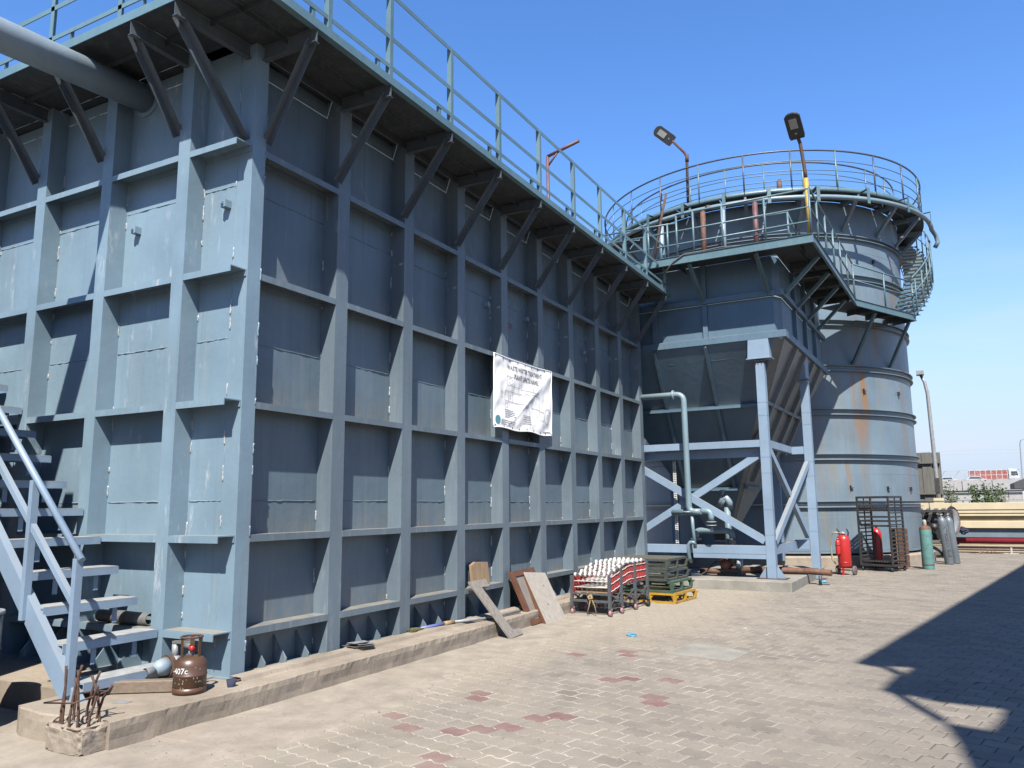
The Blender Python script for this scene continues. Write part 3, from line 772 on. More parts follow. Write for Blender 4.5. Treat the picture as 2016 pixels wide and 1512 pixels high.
# legs
def leg(x, y, zb, ztop, w=.175):
    lg = part('leg', MB().box(x-w/2, x+w/2, y, y+w, zb, ztop), FRAME, hp)
    for z in [1.05, 1.55, 2.28, 2.60, 3.45, 3.72]:
        if z < ztop: part('splice_weld', MB().box(x-w/2-.004, x+w/2+.004, y-.004, y+w+.004, z, z+.008), FRAME, lg)
    return lg
for x, y in ((-.03, 0), (-3.7, 0), (-3.7, 5.2)):
    leg(x, y, .205, 4.53)
    part('base_plate', MB().box(x-.29, x+.29, y-.06, y+.3, .191, .204), RUST, hp)
    for s in (-1, 1):
        part('base_gusset', MB().prism([(s*.09, .205), (s*.25, .205), (s*.25, .23), (s*.12, .42), (s*.09, .42)], .07, .082, lambda p, q, h, x=x, y=y: (x+p, y+h, q)), FRAME, hp)
    # bracket box under the rim
    part('leg_bracket', MB().prism([(-.21, zr+.0), (.20, zr+.0), (.215, 4.64), (-.235, 4.64)], -.022, .20, lambda p, q, h, x=x, y=y: (x+p, y+h, q)).box(x-.26, x+.25, y-.05, y+.24, 4.622, 4.639), FRAME, hp)
    for s in (-.07, -.02, .05, .10):
        part('bolt', MB().tube([(x+s, y-.02, 4.53), (x+s, y-.02, 4.621)], .008, 6), DARK, hp)
# rear leg stands directly under the rim
leg(.40, 2.49, .0, 4.48, .18)
part('leg_bracket', MB().prism([(2.32, zr), (2.86, zr), (2.80, 4.5), (2.40, 4.5)], .22, .47, lambda p, q, h: (h, p, q)).box(.18, .52, 2.34, 2.86, 4.484, 4.498), FRAME, hp)
part('base_plate', MB().box(.22, .58, 2.40, 2.76, -.004, .012), RUST, hp)
leg(-.9, 5.2, .205, 4.9, .18)
# horizontal frame beams
BX1 = -.121
part('frame_beam', MB().box(-3.6, BX1, .005, .15, 2.81, 2.955), FRAME, hp, bev=.004)
part('frame_beam', MB().box(-3.6, BX1, .155, .17, 2.62, 2.80), FRAME, hp)
part('frame_beam', MB().box(-3.6, BX1, .005, .15, .665, .835), FRAME, hp, bev=.004)
part('frame_beam', MB().box(-1.6, BX1, -.004, .14, .575, .662), FRAME, hp)
part('frame_beam', MB().box(-.06, .05, .18, 2.45, 2.80, 2.95), FRAME, hp); part('frame_beam', MB().box(-.06, .305, 2.455, 2.60, 2.78, 2.95), FRAME, hp)
part('frame_beam', MB().box(-.06, .05, .18, 2.45, .66, .84), FRAME, hp); part('frame_beam', MB().box(-.06, .305, 2.455, 2.60, .66, .86), FRAME, hp)
# diagonal braces: front pair and side pair, boxed channels
part('cross_brace', MB().bar((-3.62, .07, 3.0), (BX1-.01, .07, .93), .11, .145, (0, 0, 1)), FRAME, hp)
part('cross_brace', MB().bar((BX1-.01, .20, 2.70), (-2.95, .20, 1.005), .11, .145, (0, 0, 1)), FRAME, hp)
part('cross_brace', MB().bar((.0, .20, 2.78), (.27, 2.5, .95), .09, .13, (0, 0, 1)), FRAME, hp)
part('cross_brace', MB().bar((.03, .17, .90), (.36, 2.46, 2.55), .09, .13, (0, 0, 1)), FRAME, hp)

# ================================================================== UPPER PLATFORM
pf = thing('access_platform', 'raised steel platform with railings round the hopper and a landing beside the round tank', 'platform', HL, HR)
PZ = 6.66
front, rx = -.80, 1.285
LB, LE = Vector((1.385, 5.03, 0)), Vector((2.617, 7.78, 0))
ld = (LE-LB).normalized(); ln_ = Vector((-ld.y, ld.x, 0))
# plates
for a, b in ((-3.6, -1.5), (-1.5, .0), (.0, rx)):
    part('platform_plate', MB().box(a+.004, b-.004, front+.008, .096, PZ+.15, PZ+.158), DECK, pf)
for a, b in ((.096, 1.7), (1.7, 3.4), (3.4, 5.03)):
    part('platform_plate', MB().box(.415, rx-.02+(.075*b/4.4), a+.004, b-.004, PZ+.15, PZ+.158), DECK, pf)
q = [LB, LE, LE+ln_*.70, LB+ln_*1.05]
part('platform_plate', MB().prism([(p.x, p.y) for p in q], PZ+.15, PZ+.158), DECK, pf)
def fascia(p, q, h=.17):
    p, q = Vector(p), Vector(q); m = MB(); c = Vector((0, 0, PZ+h/2))
    return m.bar(p+c, q+c, .008, h).bar(p+Vector((0, 0, PZ+h)), q+Vector((0, 0, PZ+h)), .05, .007).bar(p+Vector((0, 0, PZ+.001)), q+Vector((0, 0, PZ+.001)), .05, .007)
part('fascia_channel', fascia((-3.6, front, 0), (rx, front, 0)), TEAL, pf)
part('fascia_channel', fascia((rx, front+.01, 0), (LB.x, LB.y, 0)), TEAL, pf)
part('fascia_channel', fascia(LB+ld*.01, LE), TEAL, pf)
part('fascia_channel', fascia(LE+ln_*.03, LE+ln_*.68), TEAL, pf)
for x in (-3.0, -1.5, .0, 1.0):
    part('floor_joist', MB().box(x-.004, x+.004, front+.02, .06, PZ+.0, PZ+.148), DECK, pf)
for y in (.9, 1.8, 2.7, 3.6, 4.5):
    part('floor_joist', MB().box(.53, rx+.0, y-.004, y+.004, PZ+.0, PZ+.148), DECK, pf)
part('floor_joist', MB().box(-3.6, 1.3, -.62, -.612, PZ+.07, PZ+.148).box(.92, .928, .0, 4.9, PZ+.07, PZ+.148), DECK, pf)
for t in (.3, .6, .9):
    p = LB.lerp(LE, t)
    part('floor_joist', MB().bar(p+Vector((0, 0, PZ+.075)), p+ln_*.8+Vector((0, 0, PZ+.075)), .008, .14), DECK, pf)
# braces below
for x in (-3.4, -1.13, .24):
    part('brace', MB().angle((x, -.005, 5.99), (x-.06, front+.10, PZ-.0), .07, .007, (0, 0, 1)), TEAL, pf)
for y in (.25, 1.6, 2.95, 4.3):
    part('brace', MB().bar((.525, y, 5.99), (rx-.06, y-.05, PZ-.0), .075, .075, (0, 0, 1)), TEAL, pf)
tcx, tcy = -2.045, 9.81    # tower axis in local axes
for t in (.35, .95):
    p = LB.lerp(LE, t)-Vector((0, 0, 0)); c = Vector((tcx, tcy, 0)); dirv = (c-p); dist = dirv.length; dirv.normalize()
    part('brace', MB().bar(p+dirv*.12+Vector((0, 0, PZ-.005)), p+dirv*(dist-4.30)+Vector((0, 0, 5.45)), .075, .075), TEAL, pf)
# railings (round tube)
PR = PZ+.17
def rail(parent, pts, zs, r=.021, mat=TEAL, posts=True, h=1.0, nm='rail_tube'):
    for z in zs:
        part(nm, MB().tube([Vector(p)+Vector((0, 0, PR+z)) for p in pts], r, 8), mat, parent)
FR = front+.03
part('rail_tube', MB().tube([(-1.42, FR, PR+.91), (-1.0, FR, PR+.93), (1.26, FR, PR+.93)], .022, 8), TEAL, pf)
part('rail_tube', MB().tube([(-3.4, FR, PR+.78), (-2.0, FR, PR+.76), (-1.42, FR, PR+.74)], .02, 8), TEAL, pf)
for z in (.56, .27): part('rail_tube', MB().tube([(-3.4, FR, PR+z), (1.26, FR, PR+z)], .019, 8), TEAL, pf)
for x in (-3.2, -2.6, -2.05, -1.62, -1.42, -1.06, -.45, .40, 1.26):
    part('rail_post', MB().tube([(x, FR, PR-.01), (x, FR, PR+(.93 if x > -1.5 else .77))], .023, 8), TEAL, pf)
# inner gate return near the corner
part('rail_tube', MB().tube([(.05, -.25, PR+.72), (.75, -.25, PR+.72), (.95, .1, PR+.02)], .02, 8), TEAL, pf)
part('rail_tube', MB().tube([(.05, -.25, PR+.35), (.75, -.25, PR+.35), (.85, -.1, PR+.02)], .018, 8), TEAL, pf)
part('rail_post', MB().tube([(.75, -.25, PR-.01), (.75, -.25, PR+.72)], .022, 8), TEAL, pf)
sl_ = lambda y: rx-.02+(LB.x-rx)*(y-front)/(LB.y-front)
for z in (.95, .52): part('rail_tube', MB().tube([(sl_(FR), FR, PR+z), (sl_(LB.y-.02), LB.y-.02, PR+z)], .021, 8), TEAL, pf)
for y in (-.0, .95, 1.95, 2.95, 4.0):
    part('rail_post', MB().tube([(sl_(y), y, PR-.01), (sl_(y), y, PR+.95)], .022, 8), TEAL, pf)
LBi, LEi = LB+ln_*.03+ld*.02, LE+ln_*.03-ld*.02
for z in (.95, .52): part('rail_tube', MB().tube([LBi+Vector((0, 0, PR+z)), LEi+Vector((0, 0, PR+z))], .021, 8), TEAL, pf)
for t in (0, .5, 1):
    p = LBi.lerp(LEi, t); part('rail_post', MB().tube([p+Vector((0, 0, PR-.01)), p+Vector((0, 0, PR+.95))], .022, 8), TEAL, pf)

# stub pipes standing on the platform
for nm, lab, x, y, za, zb, r, mat in (
    ('vent_pipe', 'orange rusted upright pipe stub on the platform, left of the grey one', -1.05, -.05, 6.82, 7.98, .055, RUSTP),
    ('vent_pipe', 'plain grey upright pipe stub on the platform between the rusty and the pink one', -.615, -.05, 6.82, 7.93, .05, PIPEG),
    ('vent_pipe', 'pinkish red upright pipe stub on the platform beside the yellow lamp pole', .065, -.05, 6.82, 7.96, .055, REDOX),
    ('vent_pipe', 'pale upright pipe at the left end of the platform behind the railing', -2.0, -.05, 6.82, 7.86, .055, PIPEG)):
    t = thing(nm, lab, 'pipe', HL, HR, 'upright pipes on the platform')
    part('pipe_tube', MB().tube([(x, y, za), (x+.01, y, zb)], r, 14), mat, t)
    part('pipe_cap', MB().tube([(x+.01, y, zb), (x+.01, y, zb+.03)], [r*1.02, r*.5], 14), mat, t)
t = thing('leaning_pole', 'thin dark rusty pole leaning against the platform railing', 'pole', HL, HR)
part('pole_rod', MB().tube([(-2.13, -.3, 6.83), (-1.98, -.2, 7.76), (-1.83, -.1, 8.56)], .028, 8), RUST, t)
# cable looped over the platform edge
t = thing('grey_cable', 'loose grey cable sagging along the edge of the raised platform', 'cable', HL, HR)
part('cable_run', MB().tube([(-1.7, front-.02, 6.5), (-1.5, front-.03, 6.72), (-1.25, front-.02, 6.85), (-.9, front+.02, 6.86), (-.5, front+.0, 6.87), (-.1, front+.06, 6.85), (.3, front+.1, 6.86)], .014, 6), RUBG, t)

# ================================================================== ROUND TOWER TANK
tx, ty = .73, 21.27
tw = thing('round_tank', 'tall round blue-grey steel tank streaked with orange rust, ringed by flanges', 'tank', (tx, ty, 0))
RB = 4.27
lev = [.42, 1.64, 2.90, 4.12, 5.32, 6.60, 7.92, 9.10, 10.1]
for a, b in zip(lev, lev[1:]):
    part('shell_course', MB().lathe([(RB, a+.003), (RB, b-.003)], (0, 0, 0), 96), TOWER, tw)
part('skirt', MB().lathe([(RB-.12, .30), (RB-.12, .42)], (0, 0, 0), 64), DARK, tw)
part('base_ring', MB().lathe([(RB-.1, .36), (RB+.08, .36), (RB+.08, .415), (RB-.02, .415)], (0, 0, 0), 96, smooth=False), TOWER, tw)
for z in lev[1:-1]:
    dz = .075 if z < 9 else .05
    for s in (-1, 1):
        part('ring_flange', MB().lathe([(RB-.01, z+s*dz-.009), (RB+.085, z+s*dz-.009), (RB+.085, z+s*dz+.009), (RB-.01, z+s*dz+.009)], (0, 0, 0), 96, smooth=False), TOWER, tw)
part('top_cover', MB().lathe([(0, 10.12), (4.25, 10.12)], (0, 0, 0), 64, smooth=False), TOWER, tw)
# weld seams
for z in (2.45, 1.28, 8.7):
    part('weld_bead', MB().lathe([(RB, z-.006), (RB+.005, z), (RB, z+.006)], (0, 0, 0), 96), TOWER, tw)
# lugs
def on_tower(u, v, R=RB):
    d = fw+RT*(u-1008)/FPX-UP*(v-756)/FPX; ox, oy = CAMP.x-tx, CAMP.y-ty
    A_, B_, C_ = d.x*d.x+d.y*d.y, 2*(ox*d.x+oy*d.y), ox*ox+oy*oy-R*R
    disc = B_*B_-4*A_*C_
    if disc < 0: return None
    t = (-B_-math.sqrt(disc))/(2*A_); p = CAMP+d*t; return math.atan2(p.y-ty, p.x-tx), p.z
for u, v in ((1676, 960), (1748, 962), (1792, 963), (1692, 1025), (1701, 770), (1768, 776), (1719, 517)):
    r = on_tower(u, v)
    if r:
        a, z = r; ca, sa = math.cos(a), math.sin(a)
        m = MB(); f = lambda p, q, h, ca=ca, sa=sa: (ca*q-sa*p, sa*q+ca*p, h)
        m.prism([(-.04, RB-.01), (.04, RB-.01), (.04, RB+.07), (-.04, RB+.07)], z-.005, z+.005, f).prism([(-.045, RB-.01), (-.037, RB-.01), (-.037, RB+.07), (-.045, RB+.07)], z-.06, z+.06, f)
        part('lug', m, DARK, tw)
# gallery
ZG = 10.12; RG = 5.03
for k in range(24):
    a0, a1 = 2*PI*k/24+.004, 2*PI*(k+1)/24-.004
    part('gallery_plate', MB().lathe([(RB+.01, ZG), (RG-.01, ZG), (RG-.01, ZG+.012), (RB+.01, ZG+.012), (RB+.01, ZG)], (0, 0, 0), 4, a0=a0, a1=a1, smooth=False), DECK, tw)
part('gallery_fascia', MB().lathe([(RG-.008, ZG-.02), (RG, ZG-.02), (RG, ZG+.11), (RG-.008, ZG+.11), (RG-.008, ZG-.02)], (0, 0, 0), 120), TEAL, tw)
part('gallery_fascia', MB().lathe([(4.62, ZG-.09), (4.628, ZG-.09), (4.628, ZG-.002), (4.62, ZG-.002), (4.62, ZG-.09)], (0, 0, 0), 96), DECK, tw)
for k in range(20):
    a = 2*PI*k/20-1.43; ca, sa = math.cos(a), math.sin(a)
    P = lambda r, z: Vector((r*ca, r*sa, z))
    part('gallery_arm', MB().bar(P(RB-.01, ZG-.085), P(RG-.02, ZG-.085), .06, .14), TOWER, tw)
    part('gallery_brace', MB().bar(P(RB-.01, 9.28), P(RG-.10, ZG-.12), .10, .08), TOWER, tw)
def ring(z, R, r=.019, mat=TEAL, n=120, nm='rail_ring'):
    part(nm, MB().tube([(R*math.cos(2*PI*k/n), R*math.sin(2*PI*k/n), z) for k in range(n)], r, 6, closed=True), mat, tw)
ring(ZG+1.18, RG-.02, .026, RAILB)
for h in (.88, .60, .32): ring(ZG+h, RG-.02, .013)
ring(ZG+1.16, RB+.0, .024, RAILB)
for h in (.82, .48): ring(ZG+h, RB+.0, .013)
for k in range(25):
    a = 2*PI*(k+.3)/25
    part('rail_post', MB().tube([((RG-.02)*math.cos(a), (RG-.02)*math.sin(a), ZG+.013), ((RG-.02)*math.cos(a), (RG-.02)*math.sin(a), ZG+1.17)], .024, 6), RAILB if k % 3 else TEAL, tw)
    a += .12
    part('rail_post', MB().tube([(RB*math.cos(a), RB*math.sin(a), ZG+.013), (RB*math.cos(a), RB*math.sin(a), ZG+1.15)], .021, 6), TEAL, tw)
# water ring main hung below the gallery
tp = thing('ring_pipe', 'light teal pipe curving round the round tank just below its gallery', 'pipe', (tx, ty, 0))
RP, ZP = 5.22, 9.86
aa = [math.radians(-160+i*3.0) for i in range(0, 54)]
part('pipe_run', MB().tube([(RP*math.cos(a), RP*math.sin(a), ZP) for a in aa]+[(RP*math.cos(aa[-1]+.03)+.10, RP*math.sin(aa[-1]+.03)+.1, ZP-.12), (RP*math.cos(aa[-1]+.03)+.14, RP*math.sin(aa[-1]+.03)+.1, ZP-.35), (RP*math.cos(aa[-1]+.03)+.05, RP*math.sin(aa[-1]+.03)+.1, ZP-.50)], .065, 12), PIPEP, tp)
for d in (-128, -114, -101, -88, -75, -61, -45, -28, -10):
    a = math.radians(d); ca, sa = math.cos(a), math.sin(a)
    part('pipe_hanger', MB().bar((RP*ca+.07*ca, RP*sa+.07*sa, ZP-.14), (RP*ca+.07*ca, RP*sa+.07*sa, ZG+.05), .09, .012, (ca, sa, 0)).bar(((RG-.02)*ca, (RG-.02)*sa, ZG+.02), ((RP+.07)*ca, (RP+.07)*sa, ZG+.02), .09, .012), TEAL, tp)
for d in (-109, -93):
    a = math.radians(d); part('pipe_coupling', MB().tube([(RP*math.cos(a-.012), RP*math.sin(a-.012), ZP), (RP*math.cos(a+.012), RP*math.sin(a+.012), ZP)], .085, 12), DARK, tp)
t = thing('overflow_stub', 'short rusty pipe stub poking above the round tank gallery', 'pipe', (tx, ty, 0))
a = math.radians(-71); part('pipe_tube', MB().tube([(4.8*math.cos(a), 4.8*math.sin(a), ZG+.02), (4.8*math.cos(a), 4.8*math.sin(a), ZG+.42)], .07, 12), RUSTP, t)
# spiral stair
ss = thing('spiral_staircase', 'teal steel stair winding up the right side of the round tank', 'staircase', (tx, ty, 0))
NS = 20
for k in range(NS):
    f = k/(NS-1); a = math.radians(-25+49*f); z = 6.86+(10.0-6.86)*f
    w = math.radians(2.6); r0, r1 = RB+.09, RB+.86
    f3 = lambda p, q, h: (p*math.cos(q), p*math.sin(q), h)
    tr = part('tread', MB().prism([(r0, a-w), (r1, a-w*.92), (r1, a+w*.92), (r0, a+w)], z-.006, z, f3).prism([(r0, a-w), (r1, a-w*.92), (r1, a-w*.92+.006), (r0, a-w+.006)], z-.055, z-.007, f3), TEAL, ss)
def helix(r, dz, n=40, a0=-27, a1=26):
    return [(r*math.cos(math.radians(a0+(a1-a0)*i/n)), r*math.sin(math.radians(a0+(a1-a0)*i/n)), 6.86+(10.0-6.86)*i/n+dz) for i in range(n+1)]
part('handrail', MB().tube(helix(RB+.87, 1.0), .024, 8), TEAL, ss)
part('mid_rail', MB().tube(helix(RB+.87, .55), .018, 8), TEAL, ss)
for r in (RB+.07, RB+.875):
    m = MB(); h = helix(r, -.05)
    for p, q in zip(h, h[1:]): m.bar(p, q, .010, .055)
    part('stringer', m, TEAL, ss)
for k in range(0, NS, 2):
    f = k/(NS-1); a = math.radians(-25+49*f); z = 6.86+(10.0-6.86)*f
    part('rail_post', MB().tube([((RB+.87)*math.cos(a), (RB+.87)*math.sin(a), z-.05), ((RB+.87)*math.cos(a), (RB+.87)*math.sin(a), z+1.02)], .02, 6), TEAL, ss)

def upl(u, v, ax, val):
    d = fw+RT*(u-1008)/FPX-UP*(v-756)/FPX
    return CAMP+d*((val-CAMP[ax])/d[ax])
# ================================================================== LAMPS AND POLES
def lamp_head(t, p, d, w, L, side):
    """flat street-lamp head from p along d"""
    d = Vector(d).normalized(); s = Vector(side); s = (s-d*s.dot(d)).normalized(); n = s.cross(d).normalized()
    if n.z < 0: n = -n
    f = lambda a, b, h: Vector(p)+s*a+d*b+n*h
    prof = [(-w/2*.9, 0), (w/2*.9, 0), (w/2, L*.12), (w/2, L*.86), (w*.36, L*.95), (w*.15, L), (-w*.15, L), (-w*.36, L*.95), (-w/2, L*.86), (-w/2, L*.12)]
    h = part('lamp_housing', MB().prism(prof, .0, .05, f), LAMPB, t, bev=.006)
    part('lamp_lens', MB().prism([(-w*.25, L*.42), (w*.25, L*.42), (w*.25, L*.80), (-w*.25, L*.80)], -.012, -.001, f), LAMPG, h)
    part('sensor', MB().prism([(-.02, L*.2), (.02, L*.2), (.02, L*.26), (-.02, L*.26)], -.01, -.001, f), LAMPG, h)
    part('cooling_fin', MB().prism([(-w*.3, L*.35), (w*.3, L*.35), (w*.3, L*.85), (-w*.3, L*.85)], .051, .07, f), LAMPB, h)
    return h
l1 = thing('flood_lamp', 'dark lamp head on a pole painted yellow at the foot, at the platform corner', 'lamp', HL, HR)
part('lower_pole', MB().tube([(1.235, -.74, 6.82), (1.225, -.74, 7.99)], .045, 12), YELP, l1)
part('upper_pole', MB().tube([(1.225, -.74, 7.99), (1.22, -.74, 8.14), (1.17, -.76, 8.72), (1.135, -.79, 8.86)], .034, 10), RUST, l1)
lamp_head(l1, (1.13, -.78, 8.82), (-.03, -.45, .34), .30, .57, (1, -.05, 0))
l2 = thing('flood_lamp', 'dark lamp head on a bent rusty pole rising behind the round tank railing', 'lamp', (-.25, 16.6, 10.2))
part('pole', MB().tube([(0, 0, -.05), (.03, 0, 1.55), (-.03, -.02, 1.70), (-.36, -.05, 2.12)], .04, 10), RUST, l2)
part('pole_splice', MB().tube([(.03, 0, 1.40), (.035, 0, 1.62)], .052, 10), RUST, l2)
lamp_head(l2, (-.35, -.05, 2.10), (-.46, -.25, .42), .34, .66, (.7, -.1, .62))
p = upl(1078, 308, 0, -1.0); q = upl(1140, 277, 1, p.y); b = Vector((p.x, p.y, 6.13))
t = thing('gallows_post', 'red-brown empty lamp arm standing on the rectangular tank deck', 'post', b)
part('post', MB().tube([(0, 0, 0), p-b], .035, 8), REDOX, t); part('post_arm', MB().tube([p-b, q-b], .035, 8), REDOX, t)
part('post_brace', MB().tube([p-b+Vector((0, 0, -.22)), p-b+(q-p)*.35], .02, 6), REDOX, t)
# street lamp standing on the cream wall
YW = 26.0
b = upl(1849, 990, 1, YW+.3); b.z = 1.66
t = thing('street_lamp', 'tall slim grey street lamp with bent top behind the cream wall', 'lamp', b)
pts = [Vector((0, 0, 0))]+[upl(u, v, 1, YW+.3)-b for u, v in ((1846, 960), (1826, 775), (1820, 752), (1812, 738))]
part('lamp_pole', MB().tube(pts, [.085, .07, .06, .055, .05], 10), GALV, t)
part('lamp_foot', MB().box(-.16, .16, -.16, .16, 0, .16), CREAM, t)
e = pts[-1]; part('lamp_housing', MB().box(e.x-.13, e.x+.11, e.y-.2, e.y+.2, e.z-.01, e.z+.13), GALV, t)
part('junction_box', MB().box(-.09, .07, -.11, .05, .35, .85), DARK, t)
b = upl(2013, 945, 1, 90); b.z = 0
t = thing('street_lamp', 'tiny thin street lamp far off at the right edge of the picture', 'lamp', b)
pts = [Vector((0, 0, 0))]+[upl(u, v, 1, 90)-b for u, v in ((2013, 945), (2008, 874), (2009, 867), (2016, 864))]
part('lamp_pole', MB().tube(pts, .05, 6), GALV, t)

# ================================================================== BANNER
bn = thing('banner', 'creased white vinyl banner with a plant diagram tied to the tank stiffeners', 'banner', (.03, 4.57, 2.77))
BWd, BHt = 1.915, 1.075
def fold(a, b):
    """depth of the sheet at (a across, b up)"""
    t = (a/BWd+b/BHt)
    f = .009*math.sin(9*(a*.75-b*1.2)+2*mnoise.noise(Vector((a*2, b*2, 0))))
    f += .012*mnoise.noise(Vector((a*3, b*3, 4)))+.007*mnoise.noise(Vector((a*9, b*8, 1)))
    dline = (b-.05)-(a-.35)*.62
    f += .010*math.exp(-(dline/.035)**2)*(1 if .2 < a < 1.4 else .3)
    edge = min(1, min(b, BHt-b, a, BWd-a)/.10+.25)
    return .02+f*edge+.035*math.sin(PI*a/BWd)*(1-b/BHt)
def outline_y(a, b):
    u, v = a/BWd, b/BHt
    sag = -.02*math.sin(PI*u)*(v)
    return Vector((0, a-.02*(1-v), b+sag+.012*math.sin(14*u)*(1-v)))
def bpos(a, b, off=0):
    p = outline_y(a, b); p.x = fold(a, b)+off; return p
NU, NV = 90, 52
vs = [bpos(BWd*i/NU, BHt*j/NV) for j in range(NV+1) for i in range(NU+1)]
fs = [(j*(NU+1)+i, j*(NU+1)+i+1, (j+1)*(NU+1)+i+1, (j+1)*(NU+1)+i) for j in range(NV) for i in range(NU)]
sh = part('sheet', MB().add(vs, fs, True), CLOTH, bn)
hem = MB()
for pth in ([(BWd*i/40, .004) for i in range(41)], [(BWd*i/40, BHt-.004) for i in range(41)], [(.004, BHt*i/20) for i in range(21)], [(BWd-.004, BHt*i/20) for i in range(21)]):
    hem.tube([bpos(a, b, .0) for a, b in pth], .009, 6)
part('hem', hem, CLOTH, bn)
eb = MB()
for i in range(9):
    for b in (.03, BHt-.03):
        p = bpos(BWd*(.02+.96*i/8), b, .004); eb.lathe([(.006, 0), (.014, 0), (.014, .003)], p, 8, 'x')
stuff(part('eyelet', eb, DARK, bn))
bold = .002
part('lettering', text_mesh('t', 'WASTE WATER TREATMENT', .088, PRINT, lambda a, b: bpos(min(BWd-.02, .98+a), BHt-.165+b*1.1, .004), bold=bold), PRINT, bn)
part('lettering', text_mesh('t', 'PLANT UNITS NAME', .088, PRINT, lambda a, b: bpos(.99+a, BHt-.285+b*1.1, .004), bold=bold), PRINT, bn)
dg_ = MB()
def ln2(a0, b0, a1, b1, w=.006):
    L = math.hypot(a1-a0, b1-b0); n = max(1, int(L/.035)); nx, ny = -(b1-b0)/L*w/2, (a1-a0)/L*w/2
    for i in range(n):
        t0, t1 = i/n, (i+1)/n
        P = [(a0+(a1-a0)*t0+nx, b0+(b1-b0)*t0+ny), (a0+(a1-a0)*t0-nx, b0+(b1-b0)*t0-ny), (a0+(a1-a0)*t1-nx, b0+(b1-b0)*t1-ny), (a0+(a1-a0)*t1+nx, b0+(b1-b0)*t1+ny)]
        dg_.add([bpos(x, y, .005) for x, y in P], [(0, 1, 2, 3)])
def rc(a0, b0, a1, b1): ln2(a0, b0, a1, b0); ln2(a1, b0, a1, b1); ln2(a1, b1, a0, b1); ln2(a0, b1, a0, b0)
def el(ca, cb, ra, rb):
    for i in range(24):
        t0, t1 = 2*PI*i/24, 2*PI*(i+1)/24; ln2(ca+ra*math.cos(t0), cb+rb*math.sin(t0), ca+ra*math.cos(t1), cb+rb*math.sin(t1))
rc(.38, .66, .78, .80); ln2(.58, .66, .58, .80); el(.48, .73, .06, .05)
rc(.83, .645, 1.40, .79); ln2(1.02, .645, 1.02, .79); ln2(1.21, .645, 1.21, .79)
rc(.32, .42, .86, .57); ln2(.43, .42, .43, .57); ln2(.54, .42, .54, .57); rc(.20, .46, .26, .54); rc(.34, .32, .40, .39)
el(1.0, .48, .11, .115); rc(1.14, .39, 1.44, .60); ln2(1.08, .36, 1.08, .06); rc(1.43, .23, 1.58, .37); el(1.72, .30, .115, .125)
rc(.47, .47, .50, .52); rc(1.68, .28, 1.75, .33)
for k in range(5): ln2(.30, .285-.028*k, .30+(.26, .30, .28, .29, .12)[k], .285-.028*k, .010)
for k in range(5): ln2(.84+.05*(k % 2), .245-.03*k, 1.12, .245-.03*k-.005, .009)
for k in range(3): ln2(.19, .115-.028*k, .19+(.40, .36, .14)[k], .115-.028*k, .010)
ln2(1.55, .055, 1.86, .052, .012)
stuff(part('diagram', dg_, PRINT, bn))
lg = MB()
for i in range(16):
    t0, t1 = 2*PI*i/16, 2*PI*(i+1)/16
    lg.add([bpos(.105, .115, .006)]+[bpos(.105+.062*math.cos(t), .115+.062*math.sin(t), .006) for t in (t0, t1)], [(0, 1, 2)])
part('round_logo', lg, LOGO, bn)
for a, b in ((.02, BHt-.02), (.5, BHt-.02), (.98, BHt-.02), (1.45, BHt-.02), (BWd-.02, BHt-.02), (.02, .02), (BWd-.02, .02)):
    p = bpos(a, b, .0); part('tie', MB().tube([p, p+Vector((-.04, .01, .04 if b > .5 else -.03))], .005, 5), RUBG, bn)

# ================================================================== FRONT LEFT CORNER THINGS
# small gas cylinder
def cyl_text(txt, size, mat, r, a0, z, parent, vertical=False, bold=0., nm='lettering'):
    def pl(x, y):
        if vertical: a = a0+y/r; return ((r+.002)*math.cos(a), (r+.002)*math.sin(a), z-x)
        a = a0+x/r; return ((r+.002)*math.cos(a), (r+.002)*math.sin(a), z+y)
    return part(nm, text_mesh('t', txt, size, mat, pl, bold=bold), mat, parent)
g1 = thing('gas_cylinder', 'small scuffed brown refrigerant cylinder with white figures and a ring collar, on the slab corner', 'gas cylinder', (.085, -.49, .2))
part('body', MB().lathe([(0, .02), (.10, .02), (.128, .04), (.128, .135), (.131, .138), (.131, .146), (.128, .149), (.128, .215), (.118, .25), (.09, .277), (.045, .29), (0, .292)], n=40), BROWN, g1)
part('foot_ring', MB().lathe([(.122, .0), (.129, .0), (.131, .05), (.124, .05)], n=36), BROWN, g1)
for d in (-105, 15, 60, 135):
    a = math.radians(d); c, s = math.cos(a), math.sin(a)
    part('collar_post', MB().bar((.075*c, .075*s, .265), (.078*c, .078*s, .425), .035, .006, (c, s, 0)), BROWN, g1)
part('collar_ring', MB().tube([(.082*math.cos(2*PI*i/28), .082*math.sin(2*PI*i/28), .432) for i in range(28)], .009, 8, closed=True), RUST, g1)
v = part('valve', MB().lathe([(.0, .285), (.022, .285), (.022, .32), (.014, .325), (.014, .36), (0, .36)], n=12), GALV, g1)
part('valve_knob', MB().lathe([(0, 0), (.026, 0), (.026, .03), (0, .03)], (.015, -.015, .345), 12, 'x'), REDM, v)
cyl_text('-407c', .062, WHITEP, .131, math.radians(-78), .165, g1, bold=.0008)
sc = MB()
for i in range(46):
    a = math.radians(random.uniform(-130, 40)); z = random.choice([random.uniform(.03, .12), random.uniform(.05, .21)]); w, h = random.uniform(.002, .007), random.uniform(.002, .010)
    f = lambda p, q: ((.1295)*math.cos(a+p/.129), (.1295)*math.sin(a+p/.129), z+q)
    sc.add([f(-w, 0), f(0, -h), f(w, 0), f(0, h)], [(0, 1, 2, 3)])
stuff(part('paint_chip', sc, SCUFF, g1))

